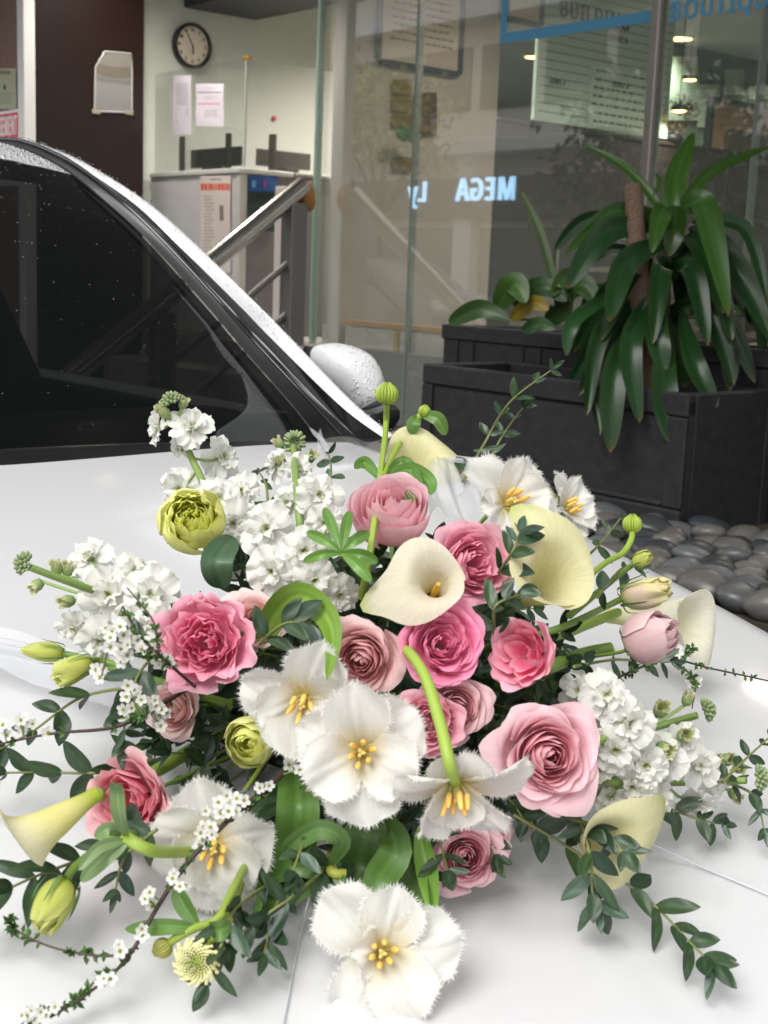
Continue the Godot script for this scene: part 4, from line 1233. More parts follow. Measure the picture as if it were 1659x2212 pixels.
	obj(mr, "back_lip", tube([at(674, 752, 3.16), at(668, 775, 3.16), at(690, 805, 3.17)], 0.02, 8), M.trim, inv2)
	# rain beads
	var bead := Mesher.new()
	bead.ball(Vector3.ZERO, Vector3(1, 0.55, 1), Basis(), 8, 6)
	var mesh := bead.done()
	var water := mat(Color(1, 1, 1, 0.0), 0.0, {"refraction_enabled": true, "refraction_scale": 0.033})
	var spots := []
	var ca := curve(lc, 200)
	var cd := curve(ld, 200)
	for k in 520:
		var i := int(pow(rng.randf(), 0.8) * 199)
		var p: Vector3 = ca[i].lerp(cd[i], rng.randf()) + Vector3(0.006, 0.006, 0.002)
		spots.append([st(p.x, p.y, p.z), st(0.6, 0.75, 0.3), rng.randf_range(0.0007, 0.0021)])
	var ra := curve(la.slice(0, 6), 60)
	for k in 700:
		var i := rng.randi_range(14, 59)
		var p: Vector3 = ra[i]
		var kk := rng.randf_range(0.3, 0.97)
		spots.append([st(p.x + 0.03 * (1 - kk * kk), p.y + 0.035 * (1 - kk * kk) - 0.002, 0.88 + (p.z - 0.88) * kk), st(0.4, 0.9, 0), rng.randf_range(0.0015, 0.004)])
	for k in 420:
		var i := rng.randi_range(20, 46)
		var a := rng.randf()
		var r := sqrt(rng.randf()) * 0.93
		var s := a * out.size()
		var p: Vector3 = out[int(s)].lerp(out[(int(s) + 1) % out.size()], s - int(s))
		var q: Vector3 = mid + (p - mid) * r + st(0.9, 0.15, -0.3) * 0.055 * cos(asin(r))
		if (p - mid).dot(at(830, 790, 3.12) - mid) < -0.002 and rng.randf() < 0.85:
			continue
		spots.append([q, st(0.9, 0.15, -0.3).normalized(), rng.randf_range(0.0012, 0.0034)])
	var wa := curve(la.slice(5, 12), 60)
	for k in 380:
		var e := pow(rng.randf(), 2.2)
		var i := int(e * 59)
		var p: Vector3 = wa[i]
		var kk := rng.randf_range(-0.6, 0.98)
		var b := 1.0 - kk * kk
		spots.append([st(p.x + 0.05 * b, p.y + 0.03 * b - 0.003, 0.88 + (p.z - 0.88) * kk), st(0.62, 0.78, 0), rng.randf_range(0.0006, 0.0014)])
	var mmx := MultiMesh.new()
	mmx.transform_format = MultiMesh.TRANSFORM_3D
	mmx.mesh = mesh
	mmx.instance_count = spots.size()
	for k in spots.size():
		mmx.set_instance_transform(k, inv * Transform3D(upright(spots[k][1]) * Basis.from_scale(Vector3.ONE * spots[k][2]), spots[k][0]))
	var drops := MultiMeshInstance3D.new()
	drops.name = "rain_beads"
	drops.multimesh = mmx
	drops.material_override = water
	c.add_child(drops)
	stuff(drops)

func thing_seat(c: Node3D, inv: Transform3D, p: Vector3) -> void:
	var g := Mesher.new()
	g.box(p + st(0, 0.05, 0), Vector3(0.5, 0.16, 0.5), sb(), 0.05)
	g.box(p + st(-0.3, 0.42, 0), Vector3(0.14, 0.62, 0.48), sb() * Basis(Vector3(0, 0, 1), 0.2), 0.06)
	g.box(p + st(-0.42, 0.82, 0), Vector3(0.1, 0.17, 0.26), sb(), 0.04)
	obj(c, "seat", g.done(), M.dark, inv)


# ---------------------------------------------------------------- flowers
const WHITE := Color(0.85, 0.845, 0.80)
const STEM := Color(0.13, 0.22, 0.035)
const PALE_STEM := Color(0.30, 0.42, 0.06)
var leaf_kinds := []
var floret_petals := []
var floret_centres := []

func dp(x: float, y: float, sink := 0.0) -> Vector3:
	return at(x, y, dome(x, y, sink))

func hp(x: float, y: float, up: float) -> Vector3:
	return at(x, y, hood_depth(x, y, up))

func frame(axis: Vector3) -> Basis:        # y along the axis, x to the right of the picture, so that azimuth 90 degrees is up
	axis = axis.normalized()
	var r: Vector3 = eye.basis.x
	var x := (r - axis * r.dot(axis)).normalized()
	return Basis(x, axis, x.cross(axis))

# a flower head: its middle at a sight line, its radius in photo pixels, facing right / up / towards the photographer
func head(called: String, label: String, category: String, group: String, x: float, y: float, rpx: float, face: Vector3, sink := 0.0, drop := 0.5, depth := 0.0) -> Node3D:
	var d := depth if depth > 0.0 else dome(x, y, sink)
	var axis := look(face.x, face.y, face.z)
	var R := rpx * d / PX
	var o := thing(called, label, category, Vector3.ZERO, group)
	o.transform = Transform3D(frame(axis) * Basis.from_scale(Vector3.ONE * R), at(x, y, d) - axis * R * drop)
	return o

func stem_to_foam(o: Node3D, r: float, c := STEM, called := "stem") -> void:
	var inv := o.transform.affine_inverse()
	var hub := inv * st(HUB.x + rng.randf_range(-0.06, 0.06), HUB.y + 0.03, HUB.z + rng.randf_range(-0.06, 0.06))
	var p := curve([Vector3(0, 0.1, 0), Vector3(0, -0.5, 0), Vector3(0, -0.9, 0).lerp(hub, 0.35), hub], 14)
	obj(o, called, tube(p, r, 8), mat(c, 0.5))

func stem_along(o: Node3D, world: Array, r, c := STEM, called := "stem", n := 24, sides := 8) -> void:
	var inv := o.transform.affine_inverse()
	var q := []
	for p in world:
		q.append(inv * p)
	var k := o.transform.basis.x.length()
	var rr = r / k if r is float else [r[0] / k, r[1] / k]
	obj(o, called, tube(curve(q, n), rr, sides), mat(c, 0.5))

# one petal of a cupped flower, turned about the y axis
func cup_petal(th: float, Rb: float, Rm: float, Rr: float, h: float, w: float, curl: float, ruf: float, rn: float, tip: float, twist: float, base: Color, body: Color, edge: Color) -> ArrayMesh:
	var m := Mesher.new()
	var p1 := rng.randf() * TAU
	var p2 := rng.randf() * TAU
	var lean := rng.randf_range(-0.05, 0.05)
	var p := [Vector2(Rb, 0), Vector2(Rm, 0.06 * h), Vector2(Rm * 1.06, 0.62 * h), Vector2(Rr, h)]
	var fn := func(a: float, e: float) -> Vector3:
		var u := a * 2.0 - 1.0
		var au := absf(u)
		var v := e * (1.0 - 0.22 * au * au * au + tip * maxf(0.0, 1.0 - au * 3.0))
		var q: Vector2 = p[0].bezier_interpolate(p[1], p[2], p[3], v)
		var k := maxf(0.0, (v - 0.68) / 0.32)
		var rr := q.x + curl * k * k + 0.05 * Rr * u * (0.4 + v)
		var y := q.y - curl * 0.75 * k * k * k
		var z := ruf * v * v * v
		rr += z * sin(rn * u * PI + p1) + z * 0.25 * sin(rn * 2.1 * u * PI + p2)
		y += z * 0.7 * cos(rn * 1.4 * u * PI + p2) + lean * v
		var ang := th + u * w * (lerpf(0.5, 1.0, smoothstep(0.0, 0.45, v)) - 0.25 * smoothstep(0.75, 1.0, v)) + twist * v
		return Vector3(cos(ang) * rr, y, -sin(ang) * rr)
	var tone := rng.randf_range(0.94, 1.06)
	var tint := func(a: float, e: float) -> Color:
		var au := absf(a * 2.0 - 1.0)
		var c := base.lerp(body, smoothstep(0.05, 0.5, e))
		return c.lerp(edge, clampf(smoothstep(0.62, 1.0, e) * 0.75 + smoothstep(0.7, 1.0, au) * 0.55, 0, 1)) * (tone + 0.03 * sin(a * 40.0 + p1))
	m.grid(fn, 14, 14, tint)
	return m.done()

func rosette(o: Node3D, n: int, P: Dictionary) -> void:
	for k in n:
		var t := k / float(n - 1)
		var Rr := lerpf(P.rr0, P.rr1, pow(t, P.get("pow", 1.15)))
		var Rm := lerpf(P.rm0, P.rm1, pow(t, P.get("pow", 1.15)))
		var h := lerpf(P.h0, P.h1, pow(t, P.get("hpow", 1.6)))
		var w := lerpf(P.w0, P.w1, t)
		var jit: float = P.get("jit", 0.05)
		var th: float = k * P.get("turn", 2.25) + rng.randf_range(-0.25, 0.25)
		var body: Color = P.inner.lerp(P.outer, smoothstep(P.get("deep", 0.2), 0.95, t))
		obj(o, "petal", cup_petal(th, 0.08, Rm * rng.randf_range(1 - jit, 1 + jit), Rr * rng.randf_range(1 - jit, 1 + jit), h * rng.randf_range(1 - jit, 1 + jit), w, P.get("curl", 0.2) * smoothstep(0.3, 1.0, t), P.get("ruf", 0.0) * lerpf(P.get("ruf0", 0.5), 1.0, t), P.get("rn", 1.5) + rng.randf(), P.get("tip", 0.04), P.get("twist", 0.0), P.get("base", body), body, body.lerp(P.edge, P.get("edge_k", 0.7))), M.petal)

func sepals(o: Node3D, n: int, len: float, wid: float, c: Color, out := 0.5) -> void:
	for k in n:
		var a := TAU * k / n + rng.randf() * 0.4
		var d := Vector3(cos(a), 0, -sin(a))
		var p := [d * 0.06, d * out * 0.9 + Vector3(0, 0.12, 0), d * (out + 0.12) + Vector3(0, len * 0.6, 0), d * (out + 0.08 + rng.randf() * 0.2) + Vector3(0, len, 0)]
		obj(o, "sepal", strap(p, wid, c, 0.35, 0.3, c, d), M.leaf)

func rose(label: String, x: float, y: float, r: float, face: Vector3, tone: int, sink := 0.0, n := 30, over := {}) -> Node3D:
	var o := head("rose", label, "rose", "pink roses in the bouquet", x, y, r, face, sink, 0.45)
	var inner: Color = [Color(0.98, 0.50, 0.57), Color(0.98, 0.60, 0.56), Color(0.98, 0.52, 0.53), Color(0.96, 0.56, 0.59)][tone]
	var outer: Color = [Color(0.98, 0.64, 0.70), Color(0.97, 0.74, 0.70), Color(0.97, 0.66, 0.65), Color(0.95, 0.65, 0.67)][tone]
	var P := {"rr0": 0.05, "rr1": 0.92, "rm0": 0.16, "rm1": 0.80, "h0": 0.98, "h1": 0.60, "w0": 1.5, "w1": 0.86, "curl": 0.24, "ruf": 0.035, "rn": 1.0, "inner": inner, "outer": outer, "edge": outer.lerp(Color(0.90, 0.80, 0.80), 0.55), "base": outer.lerp(Color(0.75, 0.70, 0.45), 0.3), "pow": 1.0, "deep": 0.25}
	P.merge(over, true)
	rosette(o, n, P)
	sepals(o, 5, 0.3, 0.22, Color(0.06, 0.12, 0.03), 0.55)
	stem_to_foam(o, 0.045 / maxf(0.4, r / 100.0) * 0.9)
	return o

func ruffled(label: String, x: float, y: float, r: float, face: Vector3, inner: Color, outer: Color, edge: Color, sink := 0.0, n := 34, over := {}) -> Node3D:
	var o := head("lisianthus", label, "lisianthus", over.get("group", "hot pink lisianthus in the bouquet"), x, y, r, face, sink, 0.45)
	var P := {"rr0": 0.10, "rr1": 0.95, "rm0": 0.16, "rm1": 0.80, "h0": 0.86, "h1": 0.62, "w0": 1.05, "w1": 0.9, "curl": 0.16, "ruf": 0.07, "ruf0": 0.5, "rn": 1.3, "inner": inner, "outer": outer, "edge": edge, "base": outer, "pow": 0.8, "jit": 0.12, "tip": 0.0, "hpow": 1.2}
	P.merge(over, true)
	rosette(o, n, P)
	sepals(o, 5, 0.45, 0.12, Color(0.10, 0.18, 0.05), 0.6)
	stem_to_foam(o, 0.05)
	return o

func bud(label: String, x: float, y: float, r: float, face: Vector3, long: float, tones: Array, depth: float, path := [], rim := 0.3, n := 7, ruf := 0.05) -> Node3D:
	var o := head("flower_bud", label, "flower bud", "lisianthus buds round the bouquet", x, y, r, face, 0.0, long * 0.5, depth)
	for k in n:
		var t := k / float(n - 1)
		obj(o, "petal", cup_petal(k * 2.3, 0.12, lerpf(0.6, 0.92, t), lerpf(0.08, rim, t), long * lerpf(1.0, 0.95, t), 1.15, 0.10 * t, ruf, 2.0, 0.05, 0.7, tones[0], tones[1], tones[2]), M.petal)
	sepals(o, 5, long * 0.62, 0.16, Color(0.10, 0.19, 0.05), 0.78)
	if path.is_empty():
		stem_to_foam(o, 0.10)
	else:
		var w := [o.transform * Vector3(0, 0.1, 0)]
		w.append_array(path)
		stem_along(o, w, 0.0032, STEM)
	return o

# a fringed tulip petal: grows outwards along +x, e0/e1 the rise in degrees at its foot and tip
func tulip_petal(len: float, wid: float, e0: float, e1: float, cup: float) -> ArrayMesh:
	var n := 16
	var mid := [Vector2(0.05, 0.0)]
	for k in n:
		var e := deg_to_rad(lerpf(e0, e1, pow((k + 0.5) / n, 0.8)))
		mid.append(mid[-1] + Vector2(cos(e), sin(e)) * len / n)
	var ph := rng.randf() * TAU
	var fn := func(a: float, e: float) -> Vector3:
		var u := a * 2.0 - 1.0
		var v := e * (1.0 - 0.20 * u * u * smoothstep(0.2, 1.0, e))
		var k := v * n
		var i := mini(int(k), n - 1)
		var q: Vector2 = mid[i].lerp(mid[i + 1], k - i)
		var d: Vector2 = (mid[i + 1] - mid[i]).normalized()
		var nn := Vector2(-d.y, d.x)
		var w := wid * (0.20 + 0.80 * pow(sin(PI * clampf(v * 0.80 + 0.02, 0, 1)), 0.8))
		var up := cup * u * u * w + 0.030 * exp(-u * u * 60.0) * sin(PI * v) - 0.020 * exp(-pow(absf(u) - 0.16, 2) * 200.0) * sin(PI * v)
		up += 0.07 * sin(u * 4.0 + v * 5.0 + ph) * v + 0.014 * sin(u * 11.0 + ph) * v * v
		return Vector3(q.x + nn.x * up, q.y + nn.y * up, u * w)
	var tint := func(a: float, e: float) -> Color:
		var u := absf(a * 2.0 - 1.0)
		var c := Color(0.74, 0.62, 0.22).lerp(Color(0.80, 0.76, 0.60), smoothstep(0.05, 0.22, e)).lerp(WHITE, smoothstep(0.2, 0.5, e))
		return c * (1.0 - 0.05 * exp(-pow(u - 0.14, 2) * 160.0) * sin(PI * minf(1.0, e * 1.2))) * (0.985 + 0.015 * sin(a * 46.0))
	var m := Mesher.new()
	m.grid(fn, 22, n, tint)
	m.col = Color(0.86, 0.86, 0.83)
	var rim := []
	for k in 30:
		rim.append([Vector2(0.0, lerpf(0.34, 1.0, k / 30.0)), Vector2(-1, 0.2)])
		rim.append([Vector2(1.0, lerpf(0.34, 1.0, k / 30.0)), Vector2(1, 0.2)])
	for k in 54:
		var a := k / 53.0
		rim.append([Vector2(a, 1.0), Vector2((a - 0.5) * 0.9, 1.0)])
	for q in rim:
		for j in 2:
			var ab: Vector2 = q[0] + Vector2(rng.randf_range(-0.015, 0.015) if q[0].y >= 1.0 else 0.0, rng.randf_range(-0.02, 0.0))
			ab = ab.clamp(Vector2.ZERO, Vector2.ONE)
			var p: Vector3 = fn.call(ab.x, ab.y)
			var inn: Vector3 = fn.call(lerpf(ab.x, 0.5, 0.10), ab.y * (0.94 if q[0].y >= 1.0 else 0.995))
			var out := (p - inn).normalized()
			var jog := Vector3(rng.randfn(), rng.randfn(), rng.randfn()) * 0.38
			var tipv := p + (out + jog).normalized() * rng.randf_range(0.03, 0.115)
			var side := out.cross(Vector3(rng.randfn() * 0.4, 1, rng.randfn() * 0.4)).normalized() * 0.009
			m.tri(p - out * 0.012 - side, p - out * 0.012 + side, tipv)
	return m.done()

func tulip(label: String, x: float, y: float, r: float, face: Vector3, petals: Array, sink := 0.0, path := []) -> Node3D:
	var o := head("fringed_tulip", label, "tulip", "white fringed tulips in the bouquet", x, y, r, face, sink, 0.18)
	for q in petals:      # [azimuth, rise at the foot, rise at the tip, length, half width, cup]
		var m := tulip_petal(q[3], q[4], q[1], q[2], q[5] if q.size() > 5 else 0.25)
		obj(o, "petal", m, M.petal, Transform3D(Basis(Vector3.UP, deg_to_rad(q[0])), Vector3.ZERO))
	for k in 6:
		var a := TAU * k / 6.0 + 0.3
		var d := Vector3(cos(a), 0, -sin(a))
		var p0 := d * 0.06
		var p1 := d * rng.randf_range(0.12, 0.17) + Vector3(0, 0.22, 0)
		var p2 := d * rng.randf_range(0.15, 0.24) + Vector3(0, 0.46 + rng.randf() * 0.10, 0)
		var g := Mesher.new()
		g.col = Color(0.66, 0.55, 0.24)
		g.tube([p0, p1], [0.018, 0.014], 6)
		g.col = Color(0.88, 0.55, 0.13)
		var l := curve([p1, p1.lerp(p2, 0.5), p2], 8)
		g.tube(l, [0.018, 0.042, 0.048, 0.048, 0.047, 0.044, 0.040, 0.032, 0.014], 8)
		obj(o, "stamen", g.done(), M.solid)
	var g := Mesher.new()
	g.col = Color(0.62, 0.58, 0.20)
	g.tube([Vector3(0, 0, 0), Vector3(0, 0.3, 0)], [0.05, 0.045], 8)
	g.col = Color(0.80, 0.58, 0.18)
	for k in 3:
		var a := TAU * k / 3.0
		g.ball(Vector3(cos(a) * 0.04, 0.32, sin(a) * 0.04), Vector3(0.04, 0.026, 0.03), Basis(Vector3.UP, -a), 8, 5)
	obj(o, "pistil", g.done(), M.solid)
	if path.is_empty():
		stem_to_foam(o, 0.045, PALE_STEM)
	else:
		var w := [o.transform * Vector3(0, 0.02, 0)]
		w.append_array(path)
		stem_along(o, w, 0.0046, PALE_STEM)
	return o

func round_petals(turn: float, e0: float, e1: float, long: float, wid: float) -> Array:
	var out := []
	for k in 6:
		var inner := k % 2
		out.append([turn + k * 60.0 + rng.randf_range(-6, 6), e0 + inner * 8, e1 + rng.randf_range(-8, 8), long * rng.randf_range(0.95, 1.05), wid * (1.0 - 0.05 * inner)])
	return out

# a calla: a funnel that opens into one wide sheet, its tip at azimuth 0 turned by `turn`
func calla(label: String, x: float, y: float, r: float, face: Vector3, turn: float, long: float, flare: float, tones: Array, depth := 0.0, sink := 0.0, path := [], drop := 0.8, spadix := true) -> Node3D:
	var o := head("calla_lily", label, "calla lily", "cream calla lilies in the bouquet", x, y, r, face, sink, long * drop, depth)
	var ph := rng.randf() * TAU
	var fn := func(a: float, e: float) -> Vector3:
		var th := (a - 0.5) * TAU * 1.07
		var c2 := pow(cos(th * 0.467), 2.0)
		var reach := 0.74 + 0.26 * c2 + 0.13 * exp(-pow(th / 0.30, 2.0))
		var s := e * reach
		var k := maxf(0.0, (s - 0.5) / 0.5)
		var rr := lerpf(0.17, 0.40, smoothstep(0.0, 0.62, s)) + flare * (k * k * 0.85 + 0.10 * k)
		rr *= 1.0 - 0.13 * a
		var j := maxf(0.0, (s - 0.74) / 0.3)
		var hy := s * long - flare * 0.75 * j * j + 0.05 * flare * sin(th * 2.0 + ph) * k
		rr += 0.13 * flare * sin(th * 3.0 + ph * 1.7) * k * k
		return Vector3(cos(th + turn) * rr, hy, -sin(th + turn) * rr)
	var tint := func(a: float, e: float) -> Color:
		var c: Color = tones[0].lerp(tones[1], smoothstep(0.0, 0.35, e)).lerp(tones[2], smoothstep(0.45, 0.9, e))
		var t := absf(a - 0.5)
		return c.lerp(Color(0.45, 0.55, 0.12), 0.8 * smoothstep(0.06, 0.0, t) * smoothstep(0.93, 1.0, e))
	var m := Mesher.new()
	m.grid(fn, 56, 30, tint)
	obj(o, "spathe", m.done(), M.petal)
	if spadix:
		var g := Mesher.new()
		g.tube([Vector3(0, long * 0.05, 0), Vector3(0.03, long * 0.35, 0.02), Vector3(0.06, long * 0.60, 0.03)], [0.09, 0.085, 0.05], 10)
		obj(o, "spadix", g.done(), rough(Color(0.55, 0.28, 0.02), Color(0.80, 0.50, 0.06), 0.3, 30.0, 0.7))
	if path.is_empty():
		stem_to_foam(o, 0.10, STEM)
	else:
		var w := [o.transform * Vector3(0, 0.05, 0)]
		w.append_array(path)
		stem_along(o, w, [0.0045, 0.0065], Color(0.22, 0.32, 0.05), "stem", 24, 12)
	return o


# ---------------------------------------------------------------- stocks
func stock_parts() -> void:
	for k in 4:
		var m := Mesher.new()
		var ph := k * 1.7
		var fn := func(a: float, e: float) -> Vector3:
			var u := a * 2.0 - 1.0
			var v := e * (1.0 - 0.16 * u * u + (0.0 if absf(u) > 0.2 else -0.05 * (1.0 - absf(u) * 5.0)))
			var w := 0.40 * (0.16 + 0.84 * pow(sin(PI * clampf(v * 0.72, 0, 1)), 0.9)) * 1.15
			return Vector3(0.08 + v, 0.10 * sin(v * 2.6) * (1.0 - 1.6 * v) + 0.15 * sin(u * 4.2 + ph) * v * v + 0.09 * sin(u * 9.0 + ph * 2.0) * v * v - 0.10 * u * u * w, u * w)
		var tint := func(a: float, e: float) -> Color: return Color(0.42, 0.52, 0.16).lerp(WHITE, smoothstep(0.05, 0.34, e)) * (0.97 + 0.03 * sin(a * 30.0))
		m.grid(fn, 8, 8, tint)
		floret_petals.append(m.done())
	for k in 3:
		var m := Mesher.new()
		for j in 6:
			var th := j * 1.05 + k
			var r1 := 0.12 + 0.03 * (j % 2)
			var fn := func(a: float, e: float) -> Vector3:
				var u := a * 2.0 - 1.0
				var g := th + u * 0.75
				var rr := 0.05 + r1 * sin(e * 2.2) + 0.03 * sin(u * 5.0 + j)
				return Vector3(cos(g) * rr, e * 0.32 * (1.0 - 0.2 * u * u), -sin(g) * rr)
			var tint := func(a: float, e: float) -> Color: return Color(0.46, 0.56, 0.18).lerp(Color(0.74, 0.76, 0.58), smoothstep(0.2, 0.8, e))
			m.grid(fn, 4, 4, tint)
		floret_centres.append(m.done())

func floret(o: Node3D, p: Vector3, axis: Vector3, R: float) -> void:
	var f := Node3D.new()
	f.name = "floret"
	f.transform = o.transform.affine_inverse() * Transform3D(upright(axis, rng.randf() * TAU) * Basis.from_scale(Vector3.ONE * R), p - axis * R * 0.2)
	o.add_child(f, true)
	for k in 8:
		obj(f, "petal", floret_petals[rng.randi() % 4], M.small_petal, Transform3D(Basis(Vector3.UP, k * TAU / 8.0 + rng.randf_range(-0.25, 0.25)) * Basis(Vector3.BACK, deg_to_rad(rng.randf_range(-22, 22))) * Basis.from_scale(Vector3.ONE * rng.randf_range(0.82, 1.05)), Vector3.ZERO))
	for k in 7:
		obj(f, "petal", floret_petals[rng.randi() % 4], M.small_petal, Transform3D(Basis(Vector3.UP, k * TAU / 7.0 + 0.4 + rng.randf_range(-0.3, 0.3)) * Basis(Vector3.BACK, deg_to_rad(rng.randf_range(28, 66))) * Basis.from_scale(Vector3.ONE * rng.randf_range(0.5, 0.76)), Vector3(0, 0.02, 0)))
	obj(f, "centre", floret_centres[rng.randi() % 3], M.small_petal)

func stock(label: String, spine: Array, florets: Array, buds: Array, tip: Array) -> void:
	var foot: Vector3 = spine[0]
	var o := thing("stock_flower", label, "stock flower", foot, "white stocks in the bouquet")
	stem_along(o, spine, [0.0044, 0.0034], Color(0.20, 0.30, 0.08))
	var mid: Vector3 = spine[spine.size() / 2]
	var line := curve(spine, 20)
	for q in florets:     # [x, y, radius in px, depth shift, face]
		var d := dome(q[0], q[1], q[3])
		var p := at(q[0], q[1], d)
		var f: Vector3 = q[4] if q.size() > 4 else Vector3(rng.randf_range(-0.4, 0.4), rng.randf_range(-0.1, 0.6), 1.0)
		floret(o, p, look(f.x, f.y, f.z), q[2] * 1.1 * d / PX)
		var near: Vector3 = line[0]
		for w in line:
			if w.distance_to(p) < near.distance_to(p):
				near = w
		stem_along(o, [near, near.lerp(p, 0.5) + Vector3(0, -0.004, 0), p - look(f.x, f.y, f.z) * 0.008], 0.0016, Color(0.26, 0.36, 0.10), "flower_stalk", 5, 5)
	for q in buds:        # [x, y, radius in px, depth shift, face]
		var d := dome(q[0], q[1], q[3])
		var f: Vector3 = q[4]
		var R: float = q[2] * d / PX
		var b := Node3D.new()
		b.name = "opening_bud"
		b.transform = o.transform.affine_inverse() * Transform3D(frame(look(f.x, f.y, f.z)) * Basis.from_scale(Vector3.ONE * R), at(q[0], q[1], d) - look(f.x, f.y, f.z) * R)
		o.add_child(b, true)
		for k in 6:
			obj(b, "petal", cup_petal(k * 2.2, 0.1, 0.6, 0.4, 1.75, 1.0, 0.2, 0.16, 2.0, 0.0, 0.3, Color(0.40, 0.50, 0.10), Color(0.62, 0.68, 0.28), Color(0.80, 0.80, 0.60)), M.petal)
		var g := Mesher.new()
		g.col = Color(0.22, 0.31, 0.12)
		g.lathe([Vector2(0.08, -0.1), Vector2(0.5, 0.1), Vector2(0.66, 0.6), Vector2(0.60, 1.0)], Vector3.ZERO, Basis(), 10)
		obj(b, "calyx", g.done(), M.solid)
		var p := at(q[0], q[1], d) - look(f.x, f.y, f.z) * R
		var near: Vector3 = line[0]
		for w in line:
			if w.distance_to(p) < near.distance_to(p):
				near = w
		stem_along(o, [near, near.lerp(p, 0.5) + Vector3(0, -0.003, 0), p], 0.0017, Color(0.24, 0.34, 0.10), "flower_stalk", 5, 5)
	if tip.size():        # [x, y, radius in px, depth]
		var p := at(tip[0], tip[1], tip[3])
		var ax: Vector3 = (spine[-1] - spine[-2]).normalized()
		for k in 34:
			var a := k * 2.4
			var s := sqrt(k / 34.0)
			var d := (frame(ax) * Vector3(cos(a) * s * 1.1, 1.1 - s * 0.9, -sin(a) * s * 1.1)).normalized()
			var R: float = tip[2] * tip[3] / PX
			var g := Mesher.new()
			g.col = Color(0.20, 0.26, 0.15).lerp(Color(0.34, 0.42, 0.14), rng.randf() * 0.6)
			g.ball(p + d * R * 0.75, Vector3(R * 0.16, R * 0.32, R * 0.16), upright(d), 8, 6)
			obj(o, "closed_bud", g.done(), M.solid, o.transform.affine_inverse())


# ---------------------------------------------------------------- foliage
func leaf_mesh(wid: float, c: Color, bend: float) -> ArrayMesh:
	var m := Mesher.new()
	var k0 := rng.randf_range(-0.06, 0.06)
	var fn := func(a: float, e: float) -> Vector3:
		var u := a * 2.0 - 1.0
		var w := wid * pow(sin(PI * pow(clampf(e * 0.985 + 0.012, 0, 1), 0.85)), 0.75)
		return Vector3(u * w + k0 * sin(e * PI), -bend * e * e + absf(u) * w * 0.22 + 0.012 * sin(u * 3 + e * 9.0), e)
	var tint := func(a: float, e: float) -> Color:
		var u := absf(a * 2.0 - 1.0)
		return c * (1.35 if u < 0.1 else 1.0) * (1.0 + 0.1 * sin(e * 22.0 + u * 6.0))
	m.grid(fn, 6, 10, tint)
	return m.done()

func make_leaves() -> void:
	for k in 20:
		var c := Color(0.014, 0.034, 0.019).lerp(Color(0.030, 0.062, 0.020), rng.randf())
		if k > 17:
			c = Color(0.055, 0.095, 0.06)
		leaf_kinds.append(leaf_mesh(rng.randf_range(0.14, 0.26), c, rng.randf_range(-0.05, 0.2)))

func leaf_at(o: Node3D, p: Vector3, dir: Vector3, size: float, up: Vector3, called := "leaf") -> void:
	dir = dir.normalized()
	var x := up.cross(dir)
	if x.length() < 0.1:
		x = eye.basis.x.cross(dir)
	x = x.normalized()
	obj(o, called, leaf_kinds[rng.randi() % leaf_kinds.size()], M.dark_leaf, o.transform.affine_inverse() * Transform3D(Basis(x, dir.cross(x), dir) * Basis.from_scale(Vector3.ONE * size), p))

func sprig(label: String, pts: Array, pairs: int, size: float, group := "eucalyptus sprigs round the bouquet", spread := 0.75, called := "eucalyptus_sprig") -> Node3D:
	var o := thing(called, label, "eucalyptus", pts[0], group)
	var line := curve(pts, 24)
	stem_along(o, pts, [0.0017, 0.0008], Color(0.17, 0.19, 0.06), "stem", 24, 5)
	for k in pairs:
		var s := lerpf(0.12, 1.0, k / float(pairs - 1))
		var i := mini(int(s * 24), 23)
		var p: Vector3 = line[i].lerp(line[i + 1], s * 24 - i)
		var d: Vector3 = (line[i + 1] - line[i]).normalized()
		var side := d.cross(eye.basis.z).normalized()
		if k % 2:
			side = (side * 0.45 + eye.basis.z * 0.9).normalized()
		side = (side + Vector3(rng.randfn(), rng.randfn(), rng.randfn()) * 0.22).normalized()
		for g in [-1.0, 1.0]:
			var sz := size * rng.randf_range(0.7, 1.1) * (1.0 - 0.35 * s * s)
			leaf_at(o, p, d * rng.randf_range(0.45, 0.9) + side * g * spread * rng.randf_range(0.8, 1.2), sz, (eye.basis.z + Vector3.UP * 0.5 + Vector3(rng.randfn(), rng.randfn(), rng.randfn()) * 0.35).normalized())
	leaf_at(o, line[24], line[24] - line[23], size * 0.7, eye.basis.z)
	return o

func blossom_mesh() -> ArrayMesh:
	var m := Mesher.new()
	for k in 5:
		var b := Basis(Vector3.UP, TAU * k / 5.0)
		m.col = Color(0.82, 0.82, 0.79)
		var fn := func(a: float, e: float) -> Vector3:
			var u := a * 2.0 - 1.0
			return b * Vector3(0.16 + 0.84 * e, 0.22 * sin(e * 1.5) + 0.1 * u * u, u * 0.40 * sin(PI * clampf(e * 0.78 + 0.06, 0, 1)))
		m.grid(fn, 4, 4)
	m.col = Color(0.36, 0.38, 0.05)
	m.ball(Vector3(0, 0.06, 0), Vector3(0.26, 0.14, 0.26), Basis(), 8, 5)
	m.col = Color(0.62, 0.52, 0.10)
	for k in 9:
		var a := k * 2.4
		m.ball(Vector3(cos(a) * 0.26, 0.26, sin(a) * 0.26), Vector3.ONE * 0.05, Basis(), 5, 4)
	return m.done()

